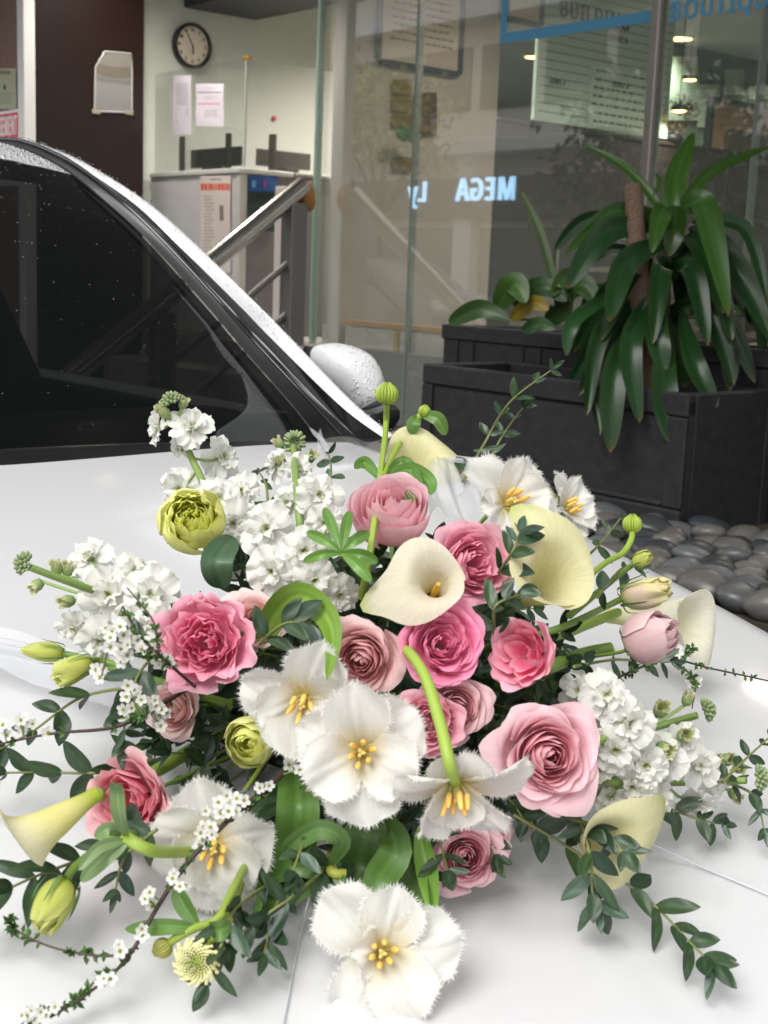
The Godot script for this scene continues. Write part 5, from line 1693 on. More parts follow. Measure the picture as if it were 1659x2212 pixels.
func spray(label: String, pts: Array, bloom: Array, r0: float, leafy := 60, twigs := []) -> void:
	var o := thing("spirea_branch", label, "blossom branch", pts[0], "thin branches with tiny white blossoms")
	stem_along(o, pts, [r0, 0.0008], Color(0.045, 0.022, 0.018), "branch", 40, 6)
	for t in twigs:
		stem_along(o, t, [0.0012, 0.0006], Color(0.07, 0.05, 0.03), "twig", 20, 5)
	var lines := [curve(pts, 60)]
	for t in twigs:
		lines.append(curve(t, 30))
	var bm := blossom_mesh()
	for q in bloom:        # [x, y, how many, spread in px, depth]
		for k in q[2]:
			var d: float = q[4] - rng.randf() * 0.02
			var p := at(q[0] + rng.randfn() * q[3], q[1] + rng.randfn() * q[3] * 0.8, d)
			var near: Vector3 = lines[0][0]
			for l in lines:
				for w in l:
					if w.distance_to(p) < near.distance_to(p):
						near = w
			var ax := look(rng.randf_range(-0.6, 0.6), rng.randf_range(-0.2, 0.7), 1.0)
			obj(o, "blossom", bm, M.small_petal, o.transform.affine_inverse() * Transform3D(upright(ax, rng.randf() * 6.0) * Basis.from_scale(Vector3.ONE * 15.5 * d / PX * rng.randf_range(0.8, 1.1)), p))
			stem_along(o, [near, p - ax * 0.001], 0.0006, Color(0.16, 0.22, 0.06), "flower_stalk", 3, 4)
	var g := Mesher.new()
	for k in leafy:
		var l: Array = lines[rng.randi() % lines.size()]
		var i := rng.randi_range(3, l.size() - 2)
		var p: Vector3 = l[i]
		for j in 3:
			var d := Vector3(rng.randfn(), rng.randfn(), rng.randfn()).normalized()
			var e := d.cross(Vector3(rng.randfn(), 1, rng.randfn())).normalized()
			var s := rng.randf_range(0.004, 0.0085)
			g.col = Color(0.06, 0.13, 0.03) * rng.randf_range(0.7, 1.7)
			var f := e.cross(d) * s * 0.12
			g.poly([p, p + d * s * 0.5 + e * s * 0.28 + f, p + d * s, p + d * s * 0.5 - f * 2.0])
			g.poly([p, p + d * s * 0.5 - f * 2.0, p + d * s, p + d * s * 0.5 - e * s * 0.28 + f])
	stuff(obj(o, "leaflets", g.done(), M.leaf, o.transform.affine_inverse()))

func seed_head(label: String, x: float, y: float, r: float, face: Vector3, depth: float, path: Array, c: Color, leaves := []) -> void:
	var o := head("ribbed_bud", label, "flower bud", "round ribbed green buds", x, y, r, face, 0.0, 0.0, depth)
	var m := Mesher.new()
	for k in 18:
		var a := TAU * k / 18.0
		var line := []
		for j in 9:
			var e := j / 8.0
			var q := lerpf(-1.25, 1.35, e)
			var rr := cos(q) * 0.92 + 0.06
			line.append(Vector3(cos(a) * rr, sin(q) * 0.95 + (0.25 if j == 8 else 0.0), sin(a) * rr))
		m.col = c * rng.randf_range(0.85, 1.2)
		m.tube(line, [0.1, 0.15, 0.17, 0.17, 0.17, 0.16, 0.13, 0.09, 0.02], 6)
	m.col = c * 0.7
	m.ball(Vector3.ZERO, Vector3(0.88, 0.86, 0.88), Basis(), 14, 10)
	obj(o, "head", m.done(), M.solid)
	var w := [o.transform * Vector3(0, -0.85, 0)]
	w.append_array(path)
	stem_along(o, w, 0.0032, Color(0.27, 0.38, 0.05))
	for q in leaves:
		obj(o, "leaf", strap(q[0], q[1], Color(0.10, 0.20, 0.04), 0.55, 0.3, Color(0.10, 0.2, 0.04)), M.leaf, o.transform.affine_inverse())


func bouquet() -> void:
	rng.seed = 21
	stock_parts()
	make_leaves()
	# what the stems stand in
	var foam := thing("floral_foam", "dark green block of flower foam hidden under the blooms", "flower foam", st(HUB.x, 0.0, HUB.z))
	var m := Mesher.new()
	m.ball(st(0, 0, 0) + Vector3(0, hood(HUB.x, HUB.z) + 0.03, 0), Vector3(0.20, 0.115, 0.18), Basis(), 24, 14, 0.05, 1.0)
	obj(foam, "foam", m.done(), rough(Color(0.008, 0.018, 0.006), Color(0.02, 0.04, 0.014), 0.2, 8.0, 0.9))
	roses()
	lisianthus()
	callas()
	tulips()
	stocks()
	greens()
	ribbons()


func roses() -> void:
	rose("large pale pink rose in full spiral, lower right of the bouquet", 1182, 1632, 118, Vector3(0.12, 0.10, 1.0), 0, -0.03, 34)
	rose("pale pink cupped rose at the top behind the green stems", 850, 1125, 96, Vector3(-0.05, 0.72, 0.7), 0, 0.0, 22, {"rr1": 0.86, "rm1": 0.92, "h0": 1.3, "h1": 1.1, "curl": 0.14, "w1": 1.05, "ruf": 0.02})
	rose("peach pink rose between the hot pink lisianthus and the dark leaves", 548, 1345, 74, Vector3(0.0, 0.35, 1.0), 1, 0.01)
	rose("salmon rose behind the upper left fringed tulip", 782, 1422, 92, Vector3(-0.15, -0.1, 1.0), 2, 0.0)
	rose("dusty pink rose right of the long curved tulip stem", 985, 1530, 76, Vector3(0.05, 0.05, 1.0), 3, 0.01)
	rose("pale pink rose lying low on the bonnet under the hanging tulip", 1005, 1850, 84, Vector3(0.05, 0.2, 1.0), 0, 0.01)
	rose("pale pink rose petals pushed in behind the lowest rose, right side", 1065, 1800, 48, Vector3(0.5, 0.1, 0.8), 0, 0.045, 16)
	rose("pale pink closed rose lying sideways on the right under the cream bud", 1378, 1388, 64, Vector3(0.75, 0.42, 0.45), 3, 0.0, 16, {"rr0": 0.1, "rr1": 0.62, "rm1": 0.98, "rm0": 0.6, "h0": 1.9, "h1": 1.6, "curl": 0.05, "w0": 1.3, "w1": 1.25, "inner": Color(0.72, 0.45, 0.47), "outer": Color(0.74, 0.52, 0.52)})
	rose("faded pink rose at the left, half hidden by dark eucalyptus", 378, 1532, 68, Vector3(-0.35, 0.1, 0.9), 1, 0.03, 22)


func lisianthus() -> void:
	var hot := Color(1.0, 0.29, 0.50)
	var pale := Color(1.0, 0.64, 0.70)
	ruffled("large ruffled hot pink lisianthus at the left", 445, 1388, 104, Vector3(-0.1, 0.12, 1.0), hot, Color(1.0, 0.42, 0.58), pale, -0.02, 30, {"rm1": 0.85, "rn": 1.6, "ruf": 0.11})
	ruffled("ruffled pink lisianthus right of the open calla", 1022, 1215, 92, Vector3(0.42, 0.12, 0.9), Color(1.0, 0.40, 0.57), Color(1.0, 0.52, 0.64), pale, 0.0, 32, {"rn": 1.3, "ruf": 0.06})
	ruffled("flat hot pink lisianthus rosette in the middle of the bouquet", 955, 1392, 92, Vector3(0.2, 0.22, 1.0), Color(1.0, 0.40, 0.60), Color(1.0, 0.27, 0.48), Color(1.0, 0.50, 0.66), -0.02, 36, {"h0": 0.7, "h1": 0.6, "ruf": 0.05, "w1": 1.05})
	ruffled("open pink lisianthus cup facing left below the yellow calla", 1140, 1415, 86, Vector3(-0.55, 0.15, 0.85), Color(0.96, 0.26, 0.42), Color(1.0, 0.46, 0.59), pale, -0.01, 16, {"rr0": 0.35, "h0": 0.95, "h1": 0.95, "w0": 0.9, "ruf": 0.06})
	ruffled("tall ruffled pink lisianthus crossed by the curved tulip stem", 925, 1565, 74, Vector3(-0.1, 0.05, 1.0), Color(1.0, 0.46, 0.58), Color(1.0, 0.52, 0.62), pale, 0.005, 30, {"rn": 1.4})
	ruffled("pale edged pink lisianthus cup at the lower left, facing left", 283, 1725, 100, Vector3(-0.34, 0.02, 0.95), Color(0.98, 0.28, 0.42), Color(1.0, 0.54, 0.62), Color(1.0, 0.76, 0.73), -0.05, 26, {"rr0": 0.2, "h0": 0.9, "h1": 0.9, "pow": 0.7})
	var lime := Color(0.93, 0.97, 0.22)
	var ltone := Color(0.94, 0.95, 0.40)
	ruffled("round lime green ruffled bloom at the upper left among white stocks", 418, 1130, 84, Vector3(0.05, 0.30, 0.95), lime, ltone, Color(0.95, 0.97, 0.42), -0.02, 30, {"rr0": 0.05, "rr1": 0.66, "rm0": 0.16, "rm1": 0.97, "h0": 1.26, "h1": 1.12, "curl": 0.03, "ruf": 0.07, "ruf0": 0.7, "rn": 1.5, "w0": 1.3, "w1": 1.05, "pow": 0.9, "jit": 0.08, "group": "lime green lisianthus in the bouquet", "base": Color(0.9, 0.9, 0.3)})
	ruffled("lime green bloom with a swirled centre left of the big tulip", 543, 1602, 66, Vector3(-0.25, 0.05, 1.0), lime, Color(0.68, 0.70, 0.26), Color(0.95, 0.95, 0.48), -0.02, 30, {"rr0": 0.08, "rr1": 0.62, "rm0": 0.30, "rm1": 0.96, "h0": 1.08, "h1": 1.0, "curl": 0.10, "ruf": 0.05, "w0": 1.3, "w1": 1.15, "group": "lime green lisianthus in the bouquet"})
	var g := [Color(0.46, 0.56, 0.07), Color(0.64, 0.69, 0.17), Color(0.70, 0.73, 0.27)]
	bud("smooth lime bud pointing left, upper one of the pair at the left edge", 93, 1408, 30, Vector3(-1.0, 0.12, 0.2), 3.0, g, hood_depth(93, 1408, 0.09), [hp(190, 1425, 0.09), hp(320, 1470, 0.10), dp(500, 1520, 0.1)], 0.25)
	bud("half open lime bud below the smooth bud at the left edge", 158, 1446, 34, Vector3(-0.85, -0.4, 0.35), 2.6, g, hood_depth(158, 1446, 0.10), [hp(230, 1430, 0.10), hp(340, 1470, 0.10), dp(500, 1530, 0.1)], 0.8, 9, 0.16)
	bud("large lime bud resting on the bonnet at the lower left", 116, 1955, 56, Vector3(-0.35, -0.75, 0.5), 2.15, g, hood_depth(116, 1955, 0.045), [hp(165, 1870, 0.07), hp(250, 1810, 0.10), dp(350, 1790, 0.03), dp(470, 1720, 0.08)], 0.42, 8, 0.10)
	bud("cream and blush bud pointing right above the sideways rose", 1395, 1280, 45, Vector3(0.85, 0.25, 0.45), 2.5, [Color(0.50, 0.56, 0.16), Color(0.80, 0.66, 0.50), Color(0.76, 0.74, 0.34)], hood_depth(1395, 1280, 0.17), [hp(1310, 1310, 0.16), dp(1200, 1360, 0.02), dp(1050, 1400, 0.1)], 0.45, 9, 0.14)
	bud("small green bud under the round ribbed bud on the right", 1388, 1208, 24, Vector3(0.6, 0.4, 0.5), 2.1, g, hood_depth(1388, 1208, 0.16), [hp(1340, 1240, 0.15), dp(1230, 1330, 0.03)], 0.4)
	bud("small lime bud between the two upper right tulips", 1190, 1082, 20, Vector3(0.2, 0.5, 0.8), 2.0, g, dome(1190, 1082, 0.02), [], 0.5)


func callas() -> void:
	var cream := [Color(0.70, 0.56, 0.18), Color(0.76, 0.70, 0.48), Color(0.80, 0.76, 0.60)]
	var yellow := [Color(0.66, 0.64, 0.20), Color(0.76, 0.72, 0.36), Color(0.80, 0.77, 0.46)]
	calla("open cream calla lily with a yellow spadix in the middle of the bouquet", 945, 1248, 86, Vector3(0.06, 0.42, 0.9), 3.35, 1.7, 1.2, cream, 0.0, -0.06)
	calla("pale yellow calla lily turned away, right of the pink blooms", 1210, 1245, 116, Vector3(0.42, 0.36, 0.84), 2.0, 1.9, 0.95, yellow, 0.0, -0.03, [], 0.8, false)
	calla("pale yellow calla lily at the top behind the pink cupped rose", 888, 988, 96, Vector3(0.20, 0.62, 0.72), 0.3, 2.0, 0.85, yellow, 0.0, 0.035, [], 0.8, false)
	calla("pale yellow calla lily pointing out of the picture at the lower left", 36, 1828, 104, Vector3(-0.80, -0.50, 0.34), 2.4, 2.3, 0.85, [Color(0.42, 0.50, 0.06), Color(0.76, 0.72, 0.30), Color(0.82, 0.78, 0.54)], hood_depth(36, 1828, 0.085), 0.0, [hp(225, 1715, 0.05), dp(330, 1670, 0.08), dp(480, 1580, 0.14)], 0.85, false)
	calla("cream calla lily with a green tip leaning out at the right edge", 1512, 1340, 108, Vector3(0.74, 0.0, 0.55), 5.6, 2.4, 0.72, [Color(0.66, 0.66, 0.26), Color(0.80, 0.78, 0.56), Color(0.82, 0.80, 0.66)], hood_depth(1505, 1338, 0.10), 0.0, [hp(1330, 1325, 0.12), hp(1220, 1368, 0.13), dp(1100, 1420, 0.08)], 0.85, false)
	calla("yellow calla lily lying folded on the bonnet at the lower right", 1318, 1832, 104, Vector3(0.42, -0.10, 0.9), 0.3, 1.8, 1.0, yellow, hood_depth(1325, 1838, 0.075), 0.0, [hp(1215, 1745, 0.08), dp(1130, 1690, 0.06)], 0.8, false)
	# the two thick stems seen on the right
	var o := thing("bare_flower_stem", "thick green flower stem lying to the right under the closed rose", "stem", dp(1215, 1430, 0.0))
	stem_along(o, [hp(1320, 1400, 0.12), hp(1260, 1412, 0.12), dp(1190, 1440, 0.02), dp(1080, 1480, 0.1)], 0.0060, Color(0.12, 0.20, 0.03))


func tulips() -> void:
	tulip("largest white fringed tulip, wide open at the centre", 780, 1625, 140, Vector3(0.0, 0.10, 1.0), [[96, 50, 12, 1.18, 0.50], [34, 38, -10, 1.06, 0.56], [-24, 52, 8, 1.02, 0.50], [-88, 42, -10, 1.12, 0.58], [-154, 54, 10, 1.04, 0.50], [156, 38, -10, 1.02, 0.52]], -0.06)
	tulip("white fringed tulip leaning left above the largest tulip", 655, 1518, 128, Vector3(-0.12, -0.32, 0.9), [[70, 30, -8, 1.15, 0.52], [15, 40, 16, 0.95, 0.52], [-40, 48, 30, 0.9, 0.5], [-95, 44, 30, 1.0, 0.58], [-160, 40, 16, 0.85, 0.5], [165, 30, -12, 1.10, 0.46]], -0.05)
	tulip("white fringed tulip hanging head down from a long curved stem", 985, 1712, 140, Vector3(0.02, -0.80, 0.55), [[20, 20, -26, 1.20, 0.42], [150, 28, -4, 1.05, 0.46], [-30, 52, 22, 1.05, 0.42], [-150, 58, 46, 0.95, 0.46], [-90, 60, 58, 0.70, 0.46], [85, 10, -30, 0.7, 0.5]], -0.07, [at(972, 1655, dome(970, 1650) - 0.10), at(950, 1560, dome(950, 1560) - 0.085), at(915, 1455, dome(915, 1455) - 0.06), dp(872, 1402, -0.01), dp(845, 1420, 0.08)])
	tulip("white fringed tulip at the lower left behind the blossom branch", 462, 1832, 138, Vector3(0.0, -0.16, 1.0), [[100, 26, -6, 1.12, 0.50], [20, 36, 10, 1.02, 0.56], [-35, 48, 24, 0.92, 0.5], [-90, 44, 20, 0.98, 0.56], [-145, 44, 24, 0.7, 0.5], [160, 34, 6, 1.05, 0.54]], -0.055)
	tulip("white fringed tulip lowest in front on the bonnet", 825, 2058, 148, Vector3(0.02, 0.22, 1.0), [[136, 30, -10, 1.18, 0.50], [74, 40, 4, 0.98, 0.46], [10, 34, -6, 1.18, 0.52], [-58, 48, 0, 1.08, 0.52], [-120, 40, -8, 1.08, 0.44], [176, 56, 46, 0.58, 0.34]], -0.10)
	tulip("white fringed tulip at the top right with its stamens pointing right", 1105, 1085, 112, Vector3(0.50, 0.28, 0.75), [[150, 34, -10, 1.15, 0.46], [85, 46, 30, 0.95, 0.46], [20, 54, 40, 0.85, 0.44], [-25, 44, 8, 1.05, 0.50], [-85, 34, -14, 1.12, 0.44], [-150, 40, 0, 0.8, 0.42]], -0.01)
	tulip("small white fringed tulip peeking out behind the top right tulip", 1228, 1098, 84, Vector3(0.72, 0.38, 0.5), [[150, 40, 10, 1.05, 0.44], [90, 50, 34, 0.95, 0.42], [30, 56, 40, 0.85, 0.4], [-30, 50, 20, 0.9, 0.44], [-90, 40, 4, 1.0, 0.44], [-150, 44, 10, 0.9, 0.42]], 0.05)
	# broad tulip leaves
	var c := Color(0.07, 0.155, 0.025)
	var lf := func(label: String, pts: Array, w: float, col: Color, fat := 0.4) -> void:
		var o := thing("tulip_leaf", label, "leaf", pts[0], "broad green tulip leaves")
		obj(o, "blade", strap(pts, w, col, fat, 0.35, col), M.leaf, o.transform.affine_inverse())
	lf.call("bright green tulip leaf bent over in an arch above the salmon rose", [dp(560, 1400, 0.02), dp(600, 1320, -0.02), dp(650, 1288, -0.05), dp(705, 1330, -0.05), dp(720, 1390, -0.07), dp(706, 1470, -0.10)], 0.024, Color(0.15, 0.27, 0.03), 0.35)
	lf.call("broad green tulip leaf under the centre, left of the big tulip's lower petals", [dp(640, 1660, 0.03), dp(645, 1740, -0.02), dp(630, 1850, -0.02), dp(560, 1950, 0.0), hp(535, 1985, 0.05)], 0.034, c, 0.35)
	lf.call("wide dark green tulip leaf straight below the largest tulip", [dp(800, 1740, 0.02), dp(790, 1800, -0.01), dp(775, 1870, -0.01), dp(770, 1930, 0.0)], 0.040, Color(0.05, 0.11, 0.02), 0.55)
	lf.call("twisted green tulip leaf curling over the lowest tulip", [dp(825, 1760, 0.02), dp(855, 1830, -0.03), dp(820, 1895, -0.04), dp(815, 1930, -0.05), dp(848, 1985, -0.06)], 0.026, c, 0.4)
	lf.call("pointed green tulip leaf right of the twisted leaf", [dp(850, 1790, 0.02), dp(890, 1880, -0.01), dp(930, 1975, 0.0)], 0.023, c, 0.45)
	lf.call("thin bright green tulip leaf beside the lowest rose", [dp(905, 1790, 0.0), dp(922, 1880, -0.02), dp(938, 1978, -0.02)], 0.017, Color(0.14, 0.27, 0.035), 0.5)
	lf.call("dark green leaf behind the lime bloom, left", [dp(480, 1270, 0.03), dp(470, 1210, -0.01), dp(505, 1160, 0.02)], 0.028, Color(0.05, 0.10, 0.05), 0.5)


func stocks() -> void:
	stock("tall white stock with green bud tip in front of the windscreen", [dp(470, 1200, 0.10), dp(452, 1080, 0.06), dp(412, 985, 0.05), dp(378, 905, 0.05)],
		[[415, 918, 46, 0.04, Vector3(0.25, 0.5, 0.8)], [335, 925, 36, 0.05, Vector3(-0.8, 0.0, 0.4)], [485, 985, 44, 0.06, Vector3(0.5, 0.2, 0.8)], [385, 1055, 52, 0.03, Vector3(-0.3, 0.3, 0.9)], [470, 1075, 52, 0.05, Vector3(0.1, 0.3, 0.9)], [505, 1130, 48, 0.05], [515, 1200, 46, 0.05, Vector3(0.1, -0.1, 1)], [385, 970, 26, 0.06, Vector3(-0.5, -0.4, 0.6)], [520, 1060, 40, 0.07]],
		[[352, 888, 20, 0.05, Vector3(-0.5, 0.6, 0.5)], [398, 868, 16, 0.05, Vector3(0.4, 0.7, 0.5)], [345, 880, 15, 0.05, Vector3(-0.6, 0.6, 0.4)]], [372, 870, 25, dome(372, 870, 0.05)])
	stock("white stock with a grey green bud tip, second from the left at the top", [dp(655, 1260, 0.1), dp(648, 1130, 0.02), dp(640, 1040, 0.0), dp(634, 965, 0.0)],
		[[690, 1070, 52, -0.01, Vector3(0.3, 0.2, 0.9)], [575, 1142, 60, -0.02, Vector3(-0.2, 0.15, 1)], [590, 1005, 36, 0.03, Vector3(-0.7, 0.3, 0.5)], [585, 1235, 52, 0.0, Vector3(-0.2, -0.1, 1)], [655, 1190, 50, -0.02, Vector3(0.1, 0.0, 1)], [680, 1255, 46, 0.0, Vector3(0.2, -0.2, 1)], [735, 1285, 40, 0.02, Vector3(0.3, -0.3, 0.9)], [700, 1130, 40, 0.01], [650, 1010, 34, 0.03, Vector3(0.4, 0.4, 0.6)], [620, 1085, 40, 0.02]],
		[[600, 955, 17, 0.0, Vector3(-0.5, 0.7, 0.4)], [672, 985, 20, 0.0, Vector3(0.6, 0.5, 0.5)], [606, 995, 18, 0.0, Vector3(-0.3, 0.7, 0.6)]], [637, 955, 26, dome(637, 955, 0.0)])
	stock("white stock leaning out to the left over the bonnet", [dp(400, 1360, 0.08), hp(300, 1310, 0.12), hp(180, 1268, 0.155), hp(66, 1226, 0.18)],
		[[190, 1200, 54, 0.0, Vector3(-0.2, 0.6, 0.7)], [232, 1285, 58, 0.0, Vector3(-0.1, 0.1, 1)], [325, 1285, 60, 0.02, Vector3(0.1, 0.25, 1)], [290, 1230, 46, 0.05, Vector3(0.1, 0.6, 0.7)], [160, 1360, 44, 0.03, Vector3(-0.3, -0.4, 0.9)], [215, 1385, 46, 0.03, Vector3(0, -0.3, 1)], [290, 1350, 46, 0.03, Vector3(0, -0.2, 1)], [345, 1335, 40, 0.03]],
		[[120, 1222, 20, 0.0, Vector3(-0.2, 0.8, 0.4)], [146, 1225, 20, 0.0, Vector3(0.1, 0.8, 0.4)], [75, 1268, 21, 0.0, Vector3(-0.5, -0.5, 0.6)], [140, 1300, 22, 0.0, Vector3(-0.6, -0.1, 0.6)]], [58, 1218, 28, hood_depth(58, 1218, 0.18)])
	stock("white stock at the right with its grey bud tip over the bonnet", [dp(1180, 1600, 0.1), dp(1290, 1600, 0.0), hp(1400, 1575, 0.085), hp(1506, 1545, 0.11)],
		[[1312, 1500, 56, 0.0, Vector3(0, 0.4, 0.9)], [1362, 1562, 56, -0.01, Vector3(0.2, 0.1, 1)], [1330, 1620, 52, 0.0, Vector3(0, -0.1, 1)], [1250, 1490, 44, 0.05, Vector3(-0.2, 0.4, 0.8)], [1280, 1585, 44, 0.03], [1300, 1660, 46, 0.02, Vector3(0, -0.3, 0.9)], [1480, 1600, 40, 0.0, Vector3(0.3, 0.1, 0.9)], [1420, 1620, 42, 0.01]],
		[[1430, 1530, 26, 0.0, Vector3(0.1, 0.6, 0.8)], [1487, 1505, 20, 0.0, Vector3(0.2, 0.9, 0.4)], [1480, 1588, 24, -0.01, Vector3(0.2, 0.4, 0.9)]], [1518, 1535, 28, hood_depth(1518, 1535, 0.11)])
	stock("white stock lowest at the right, its tip near the picture edge", [dp(1200, 1660, 0.1), dp(1330, 1690, 0.02), hp(1460, 1690, 0.045), hp(1612, 1686, 0.07)],
		[[1395, 1655, 50, 0.0, Vector3(0, 0, 1)], [1440, 1640, 44, 0.01], [1365, 1700, 48, 0.01, Vector3(-0.1, -0.3, 1)], [1410, 1730, 42, 0.02, Vector3(0, -0.5, 0.9)], [1515, 1655, 44, 0.01, Vector3(0.2, 0.2, 1)], [1510, 1740, 46, 0.02, Vector3(0.0, -0.8, 0.5)], [1320, 1720, 44, 0.03], [1550, 1690, 36, 0.01, Vector3(0.2, -0.3, 0.9)]],
		[[1440, 1620, 26, -0.01, Vector3(0.5, -0.1, 0.8)], [1575, 1640, 22, 0.0, Vector3(0.5, 0.3, 0.8)], [1590, 1720, 20, 0.0, Vector3(0.4, -0.5, 0.7)], [1545, 1640, 20, 0.0, Vector3(0.3, 0.5, 0.8)], [1600, 1660, 18, 0.0, Vector3(0.5, 0.1, 0.8)]], [1632, 1680, 30, hood_depth(1632, 1680, 0.07)])


func greens() -> void:
	# round ribbed buds on long stems, the scabious head and the lobed leaves
	var gb := Color(0.30, 0.40, 0.05)
	seed_head("round ribbed green bud standing highest on a long upright stem", 836, 851, 22, Vector3(0.03, 1.0, 0.1), dome(836, 851, 0.0), [dp(833, 930, 0.0), dp(820, 1040, -0.02), dp(800, 1190, -0.03), dp(780, 1290, 0.03)], gb)
	seed_head("small green bud with lobed leaves on the branching stem at the top", 917, 888, 12, Vector3(0.2, 0.9, 0.3), dome(917, 888, 0.0), [dp(905, 900, 0.0), dp(865, 955, -0.01), dp(826, 1030, -0.02)], gb, [[[dp(905, 900), dp(893, 915, -0.01), dp(893, 938, -0.01)], 0.014], [[dp(908, 895), dp(945, 905, -0.01), dp(962, 940, -0.01)], 0.014], [[dp(826, 1036), dp(870, 1000, -0.02), dp(895, 1050, -0.04), dp(868, 1095, -0.04)], 0.016], [[dp(832, 1036), dp(880, 1015, -0.03), dp(925, 1040, -0.03), dp(930, 1070, -0.03)], 0.016], [[dp(825, 1040), dp(790, 1000, 0.0), dp(765, 1012, 0.0)], 0.012]])
	seed_head("round ribbed green bud on a curved stem at the right edge of the bouquet", 1366, 1132, 19, Vector3(0.0, 1.0, 0.2), hood_depth(1366, 1132, 0.22), [hp(1364, 1165, 0.21), hp(1345, 1195, 0.20), hp(1305, 1218, 0.20), dp(1230, 1280, 0.04)], gb)
	seed_head("ribbed yellow green bud beside the pale scabious at the bottom left", 351, 2048, 20, Vector3(-0.8, -0.4, 0.4), hood_depth(351, 2048, 0.03), [hp(378, 2028, 0.04), hp(420, 2005, 0.05), hp(470, 1985, 0.06), hp(500, 1930, 0.06), dp(540, 1850, 0.05)], Color(0.34, 0.34, 0.08), [[[hp(430, 2005, 0.05), hp(400, 1960, 0.06), hp(378, 1915, 0.07)], 0.013], [[hp(450, 2000, 0.05), hp(470, 2010, 0.06), hp(500, 1996, 0.06)], 0.014], [[hp(430, 2005, 0.05), hp(360, 2000, 0.05), hp(270, 2008, 0.03)], 0.012]])
	# scabious
	var s := head("scabious", "pale yellow scabious head with knobbly florets at the bottom left", "scabious", "", 420, 2082, 44, Vector3(-0.15, -0.05, 1.0), 0.0, 0.3, hood_depth(420, 2082, 0.045))
	var g := Mesher.new()
	for k in 150:
		var t := sqrt(k / 150.0)
		var a := k * 2.39996
		g.col = Color(0.50, 0.50, 0.10).lerp(Color(0.76, 0.72, 0.36), smoothstep(0.2, 0.8, t)) * rng.randf_range(0.9, 1.1)
		var p := Vector3(cos(a) * t, 0.36 * sqrt(maxf(0.0, 1.0 - t * t * 0.9)), sin(a) * t)
		g.ball(p, Vector3.ONE * lerpf(0.035, 0.085, t), Basis(), 7, 5)
	obj(s, "florets", g.done(), M.solid)
	for k in 16:
		var a := TAU * k / 16.0 + rng.randf() * 0.2
		g = Mesher.new()
		g.col = Color(0.74, 0.70, 0.36)
		for j in 4:
			g.ball(Vector3(cos(a + j * 0.09) * (0.86 + j * 0.1), 0.22 - j * 0.05, sin(a + j * 0.09) * (0.86 + j * 0.1)), Vector3.ONE * rng.randf_range(0.07, 0.12), Basis(), 7, 5)
		obj(s, "outer_floret", g.done(), M.solid)
	sepals(s, 8, 0.2, 0.2, Color(0.12, 0.2, 0.05), 0.8)
	stem_along(s, [s.transform * Vector3.ZERO, hp(455, 2040, 0.04), hp(490, 1990, 0.05), dp(520, 1900, 0.03), dp(560, 1820, 0.08)], 0.0045, Color(0.30, 0.38, 0.06))
	# palm shaped green leaf in front of the white stock
	var pl := thing("lobed_leaf", "bright green leaf of spread fingers in front of the white stocks", "leaf", dp(738, 1195, -0.05))
	for q in [[700, 1096, 0.009], [755, 1104, 0.009], [662, 1150, 0.009], [656, 1212, 0.008], [798, 1150, 0.0095], [816, 1214, 0.0105], [802, 1256, 0.0095]]:
		obj(pl, "lobe", strap([dp(738, 1195, -0.05), dp(lerpf(738, q[0], 0.5), lerpf(1195, q[1], 0.5) - 6, -0.06), dp(q[0], q[1], -0.05)], q[2], Color(0.10, 0.21, 0.035), 0.6, 0.3, Color(0.10, 0.2, 0.04)), M.leaf, pl.transform.affine_inverse())
	stem_along(pl, [dp(738, 1195, -0.05), dp(765, 1225, -0.02), dp(790, 1260, 0.05)], 0.003, Color(0.2, 0.3, 0.05))
	var cg := thing("curled_leaf", "hairy green leaf curled into a loop below the big tulip, with a cut stem", "leaf", dp(720, 1850, -0.02))
	for q in [[[dp(700, 1880, -0.02), dp(740, 1820, -0.05), dp(690, 1790, -0.06), dp(625, 1830, -0.05), dp(622, 1850, -0.04)], 0.016], [[dp(710, 1885, -0.02), dp(670, 1880, -0.04), dp(625, 1870, -0.04)], 0.012], [[dp(700, 1890, -0.02), dp(660, 1930, -0.03), dp(610, 1960, -0.02)], 0.006], [[dp(715, 1890, -0.02), dp(715, 1920, -0.03), dp(705, 1990, -0.01)], 0.010], [[dp(722, 1880, -0.03), dp(740, 1910, -0.04), dp(770, 1950, -0.04)], 0.010]]:
		obj(cg, "lobe", strap(q[0], q[1], Color(0.10, 0.19, 0.05), 0.5, 0.3, Color(0.10, 0.19, 0.05)), M.leaf, cg.transform.affine_inverse())
	stem_along(cg, [dp(745, 1888, -0.03), dp(715, 1880, -0.03), dp(720, 1820, 0.03)], 0.004, Color(0.42, 0.46, 0.08))
	var dl := thing("notched_leaf", "grey green notched leaf standing in front of the lower left pink bloom", "leaf", hp(330, 1840, 0.10))
	for q in [[[hp(275, 1810, 0.12), hp(258, 1760, 0.15), hp(252, 1700, 0.17), hp(240, 1690, 0.18)], 0.010], [[hp(275, 1815, 0.12), hp(225, 1850, 0.11), hp(175, 1905, 0.09)], 0.013], [[hp(270, 1815, 0.12), hp(215, 1830, 0.12), hp(170, 1880, 0.11)], 0.008], [[hp(265, 1800, 0.12), hp(235, 1790, 0.13), hp(205, 1810, 0.12)], 0.010], [[hp(262, 1800, 0.12), hp(250, 1780, 0.13), hp(245, 1768, 0.13)], 0.012]]:
		obj(dl, "lobe", strap(q[0], q[1], Color(0.17, 0.26, 0.10), 0.5, 0.35, Color(0.17, 0.26, 0.10)), M.leaf, dl.transform.affine_inverse())
	stem_along(dl, [hp(265, 1805, 0.12), hp(330, 1838, 0.11), dp(420, 1840, 0.06)], 0.0045, PALE_STEM)

	# eucalyptus that can be told apart
	var E := 0.030
